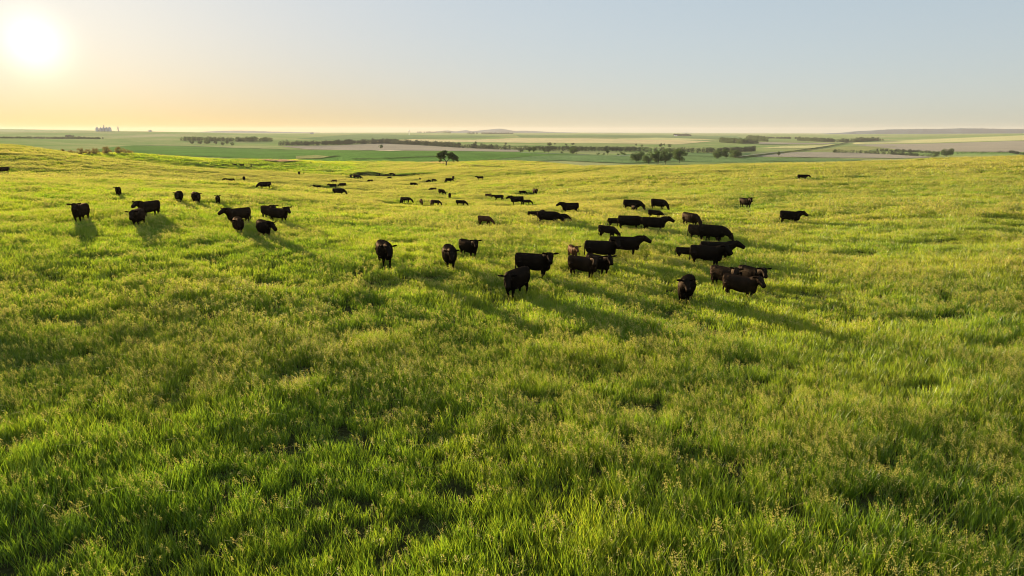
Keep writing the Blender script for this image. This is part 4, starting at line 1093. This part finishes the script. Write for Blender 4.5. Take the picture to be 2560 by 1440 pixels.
COWS = [
 # near herd
 (962, 652, 280, 'mid', 1.46, 'black', 'broad black cow facing the camera, leftmost of the near herd', NEAR),
 (1124, 660, 275, 'mid', 1.40, 'black', 'black cow head on with lowered face, left of the alert yearling', NEAR),
 (1172, 634, 302, 'upr', 1.24, 'black', 'alert black yearling with long legs, head turned to the camera, behind the head-on cow', NEAR),
 (1334, 682, 338, 'upR', 1.46, 'black', 'big black cow standing sideways with ear tag, staring at the camera', NEAR, 'tag2'),
 (1290, 728, 243, 'midl', 1.46, 'black', 'nearest black cow facing lower left, in front of the big sideways cow', NEAR),
 (1432, 640, 285, 'cup', 1.02, 'brown', 'brown calf facing the camera between the big sideways cow and the close pair', NEAR),
 (1502, 642, 352, 'upR', 1.42, 'black', 'black cow sideways with rump left, head hidden against the cow behind', NEAR),
 (1562, 630, 357, 'up', 1.42, 'black', 'black cow looking right, head raised, behind the sideways one with hidden head', NEAR),
 (1458, 682, 328, 'upR', 1.30, 'dark', 'brown sheened cow of the overlapping pair, nearer one with face half hidden', NEAR),
 (1496, 676, 312, 'upr', 1.26, 'black', 'black cow of the overlapping pair, farther one with ears out', NEAR),
 (1714, 747, 262, 'upl', 1.40, 'black', 'black cow facing the camera alone, ear out left, nearest on the right', NEAR),
 (1812, 708, 320, 'upR', 1.24, 'dark', 'brown sheened young cow at the left of the huddle of three', NEAR),
 (1850, 733, 330, 'upr', 1.24, 'dark', 'dark brown young cow at the front of the huddle of three', NEAR),
 (1878, 706, 312, 'upr', 1.20, 'black', 'black young cow at the right back of the huddle of three, ears spread', NEAR),
 (1716, 640, 2, 'cup', .95, 'black', 'small black calf with hanging tail, left of the pair standing sideways', NEAR),
 (1766, 656, 344, 'upr', 1.42, 'black', 'large black cow standing sideways in front of another, above the huddle', NEAR),
 (1790, 644, 0, 'up', 1.42, 'black', 'black cow looking right, mostly hidden behind the large sideways cow', NEAR),
 (1780, 597, 342, 'graze', 1.44, 'black', 'black cow grazing to the right above the sideways pair', NEAR),
 (1752, 594, 346, 'grazeR', 1.36, 'dark', 'brownish cow whose rump shows behind the grazing cow', NEAR),
 (1726, 560, 308, 'graze', 1.38, 'dark', 'dark cow grazing away down right, above the grazing pair', NEAR),
 (1574, 568, 358, 'graze', 1.40, 'black', 'boxy black cow grazing sideways, left of two in line', NEAR),
 (1634, 573, 355, 'up', 1.40, 'black', 'boxy black cow with raised head, right of two in line', NEAR),
 (1539, 562, 2, 'cgraze', .98, 'black', 'black calf tucked behind the boxy grazing cow', NEAR),
 (1518, 589, 322, 'cgraze', 1.16, 'black', 'black calf grazing down right alone below the two in line', NEAR),
 (1580, 517, 346, 'graze', 1.36, 'black', 'black cow grazing with a calf before it, upper right middle', MID),
 (1584, 520, 280, 'cup', .86, 'black', 'small calf facing the camera against the grazing cow', MID),
 (1646, 515, 322, 'graze', 1.36, 'black', 'black cow grazing to the lower right beside the cow with calf', MID),
 (1637, 541, 332, 'cgraze', 1.02, 'black', 'black calf grazing below the two upper grazing cows', MID),
 (1864, 511, 308, 'upr', 1.28, 'black', 'lone black cow with raised head on the upper right slope', MID),
 (1975, 553, 336, 'up', 1.30, 'black', 'lone black cow standing sideways in tall grass on the right', MID),
 (2006, 445, 0, 'cwalk', 1.16, 'black', 'long legged black calf walking right high on the right slope', MID),
 (1425, 528, 194, 'up', 1.36, 'black', 'black cow facing left above the middle of the pasture', MID),
 (1370, 554, 357, 'graze', 1.36, 'black', 'black cow grazing sideways between two calves', MID),
 (1337, 543, 10, 'cup', 1.0, 'black', 'black calf left of the cow grazing between two calves', MID),
 (1403, 549, 340, 'cgraze', .96, 'black', 'dark calf right of the cow grazing between two calves', MID),
 (1338, 482, 286, 'up', 1.30, 'black', 'upright black cow facing the camera in the upper middle', MID),
 (1306, 481, 5, 'cgraze', .86, 'black', 'small dark calf left of the upright cow in the upper middle', MID),
 (1292, 504, 190, 'up', 1.34, 'black', 'black cow facing left with a calf at its rump', MID),
 (1316, 505, 12, 'cgraze', .88, 'black', 'black calf at the rump of the cow facing left', MID),
 (1247, 495, 182, 'cwalk', 1.06, 'black', 'black calf walking left, left of the cow with a calf at its rump', MID),
 (1221, 488, 340, 'cgraze', .80, 'brown', 'pale brown calf nearly hidden in grass in the upper middle', MID),
 (1212, 557, 322, 'cgraze', 1.02, 'brown', 'reddish calf grazing alone above the alert yearling', MID),
 (1152, 508, 342, 'cgraze', 1.0, 'black', 'dark calf grazing alone in the centre of the pasture', MID),
 (1053, 504, 280, 'cgraze', .92, 'brown', 'small brownish calf left of the calf pair in the centre', MID),
 (1080, 506, 260, 'cgraze', .90, 'brown', 'left reddish calf of the close pair in the centre', MID),
 (1090, 506, 330, 'cgraze', .88, 'dark', 'right darker calf of the close pair in the centre', MID),
 (1006, 501, 250, 'cgraze', .96, 'dark', 'left calf of the pair farthest left in the centre', MID),
 (1014, 501, 350, 'cgraze', 1.04, 'dark', 'right calf of the pair farthest left in the centre', MID),
 (1124, 490, 265, 'cgraze', 1.02, 'black', 'dark calf head on below the long legged one in the centre', MID),
 (1104, 482, 305, 'cgraze', 1.22, 'dark', 'long legged dark yearling in a green patch in the centre', MID),
 (1083, 474, 182, 'cgraze', 1.0, 'dark', 'low dark calf facing left above the long legged yearling', MID),
 (1033, 462, 345, 'graze', 1.20, 'black', 'black cow grazing right, alone below the dark hollow', FAR),
 (1200, 447, 185, 'cup', 1.30, 'black', 'far black yearling alone on the slope right of the lone tree', FAR),
 (1133, 447, 275, 'up', 1.36, 'black', 'far upright black cow right of the grazing one below the lone tree', FAR),
 (1122, 452, 350, 'graze', 1.36, 'black', 'far black cow grazing right directly below the lone tree', FAR),
 (1115, 453, 250, 'cgraze', 1.0, 'black', 'far black calf touching the left of the cow below the lone tree', FAR),
 (1085, 452, 320, 'cgraze', 1.10, 'black', 'far dark calf left of the group below the lone tree', FAR),
 (1068, 454, 250, 'cgraze', .95, 'black', 'left of the two small far calves right of the dark hollow', FAR),
 (1073, 452, 300, 'cgraze', .90, 'black', 'right of the two small far calves right of the dark hollow', FAR),
 (1050, 447, 280, 'cgraze', .90, 'black', 'tiny black calf just below the right end of the dark hollow', FAR),
 (877, 442, 265, 'up', 1.30, 'black', 'far black cow at the left of the four below the mound', FAR),
 (886, 442, 280, 'up', 1.36, 'black', 'second far black cow from the left below the mound', FAR),
 (892, 443, 345, 'graze', 1.36, 'black', 'third far cow from the left below the mound, grazing', FAR),
 (898, 444, 355, 'cgraze', 1.05, 'black', 'far calf at the right of the four below the mound', FAR),
 (949, 437, 270, 'cup', 1.1, 'black', 'far calf at the right end of the mound', FAR),
 (966, 438, 180, 'cgraze', 1.0, 'black', 'tiny low black calf between the mound and the touching pair', FAR),
 (979, 437, 200, 'graze', 1.25, 'black', 'left of two far cows touching, left of the dark hollow', FAR),
 (985, 439, 290, 'up', 1.25, 'black', 'right of two far cows touching, left of the dark hollow', FAR),
 (974, 445, 200, 'cgraze', .95, 'dark', 'tiny brownish calf alone below the touching pair', FAR),
 (836, 453, 200, 'cgraze', 1.0, 'brown', 'far brownish calf above the two facing left', FAR),
 (926, 453, 170, 'cgraze', 1.05, 'dark', 'far dark calf alone left of the cow below the hollow', FAR),
 (857, 463, 170, 'graze', 1.12, 'dark', 'dark yearling right of two, above the cow grazing right', FAR),
 (832, 466, 183, 'up', 1.16, 'black', 'black yearling facing left, above the cow grazing right', FAR),
 (794, 468, 182, 'cup', 1.0, 'black', 'dark calf facing left, leftmost of the small row in mid left', FAR),
 (846, 482, 352, 'graze', 1.38, 'black', 'black cow grazing right, lowest of the mid left cluster', FAR),
 (748, 435, 275, 'up', 1.36, 'black', 'far black cow head on at the foot of the left slope', FAR),
 (760, 434, 280, 'cup', .8, 'black', 'tiny calf speck just right of the far head on cow at the slope foot', FAR),
 (831, 429, 280, 'cup', .85, 'black', 'tiny calf speck left of the left end of the mound', FAR),
 (588, 413, 180, 'cup', 1.1, 'black', 'leftmost of three tiny black specks below the dark green slope', FAR),
 (605, 414, 180, 'up', 1.25, 'black', 'middle one of three tiny black specks below the dark green slope', FAR),
 (628, 416, 270, 'cup', 1.2, 'black', 'rightmost of three tiny black specks below the dark green slope', FAR),
 # left side: the dark hide on black-coated cattle paints in the sun's glare
 (575, 455, 184, 'up', 1.36, 'black', 'black cow sideways facing left, upper of the two dark boxes left of centre', LEFT),
 (610, 448, 270, 'graze', 1.25, 'black', 'small black cow head on, right of the sideways cow facing left', LEFT),
 (663, 466, 183, 'graze', 1.40, 'black', 'long black cow grazing to the left, alone left of centre', LEFT),
 (296, 482, 262, 'cup', 1.12, 'dark', 'small dark calf facing the camera high on the left slope', LEFT),
 (448, 498, 265, 'mid', 1.36, 'dark', 'left of the three head on in a row, ears spread', LEFT),
 (491, 501, 278, 'mid', 1.40, 'dark', 'middle one of the three head on in a row', LEFT),
 (545, 503, 270, 'cup', 1.10, 'dark', 'smallest of the three head on in a row, a calf at the right', LEFT),
 (203, 547, 248, 'upl', 1.46, 'dark', 'big dark cow alone on the left, head turned to the left', LEFT),
 (346, 558, 255, 'mid', 1.40, 'dark', 'nearer dark cow of the left pair, head low toward the camera', LEFT),
 (374, 535, 228, 'up', 1.42, 'dark', 'farther dark cow of the left pair with raised head and ear tag', LEFT, 'tag'),
 (597, 553, 215, 'up', 1.42, 'dark', 'dark cow facing left, behind the head on cow of the trio', LEFT),
 (597, 577, 272, 'mid', 1.30, 'dark', 'dark cow head on at the front of the trio', LEFT),
 (661, 587, 284, 'midl', 1.36, 'black', 'black cow head on in seeding grass, right of the trio', LEFT),
 (673, 542, 300, 'upr', 1.32, 'dark', 'left cow of the tight pair above the seeding grass', LEFT),
 (697, 549, 318, 'upr', 1.34, 'dark', 'right cow of the tight pair, ear out to the right', LEFT),
 (8, 428, 182, 'up', 1.40, 'dark', 'hazy brown cow sideways, cut by the left edge of the picture', LEFT),
]
for c in COWS: cow(*c)
grass_points()

# ---------------------------------------------------------------- haze
def haze():
    x, y0, y1, z0, z1 = 17600, -17600, 17600, -75, 75
    v = [(-x, y0, z0), (x, y0, z0), (x, y1, z0), (-x, y1, z0), (-x, y0, z1), (x, y0, z1), (x, y1, z1), (-x, y1, z1)]
    f = [(0, 3, 2, 1), (4, 5, 6, 7), (0, 1, 5, 4), (1, 2, 6, 5), (2, 3, 7, 6), (3, 0, 4, 7)]
    m, nt, out = newmat('haze')
    p = nd(nt, 'ShaderNodeVolumePrincipled')
    p.inputs['Color'].default_value = (.82, .76, .70, 1)
    p.inputs['Density'].default_value = 3.4e-5
    p.inputs['Anisotropy'].default_value = .2
    nt.links.new(p.outputs[0], out.inputs['Volume'])
    link('haze', mesh_np('haze', v, f, m), kind='stuff', label='thin pale evening haze over the plain', category='haze')
haze()
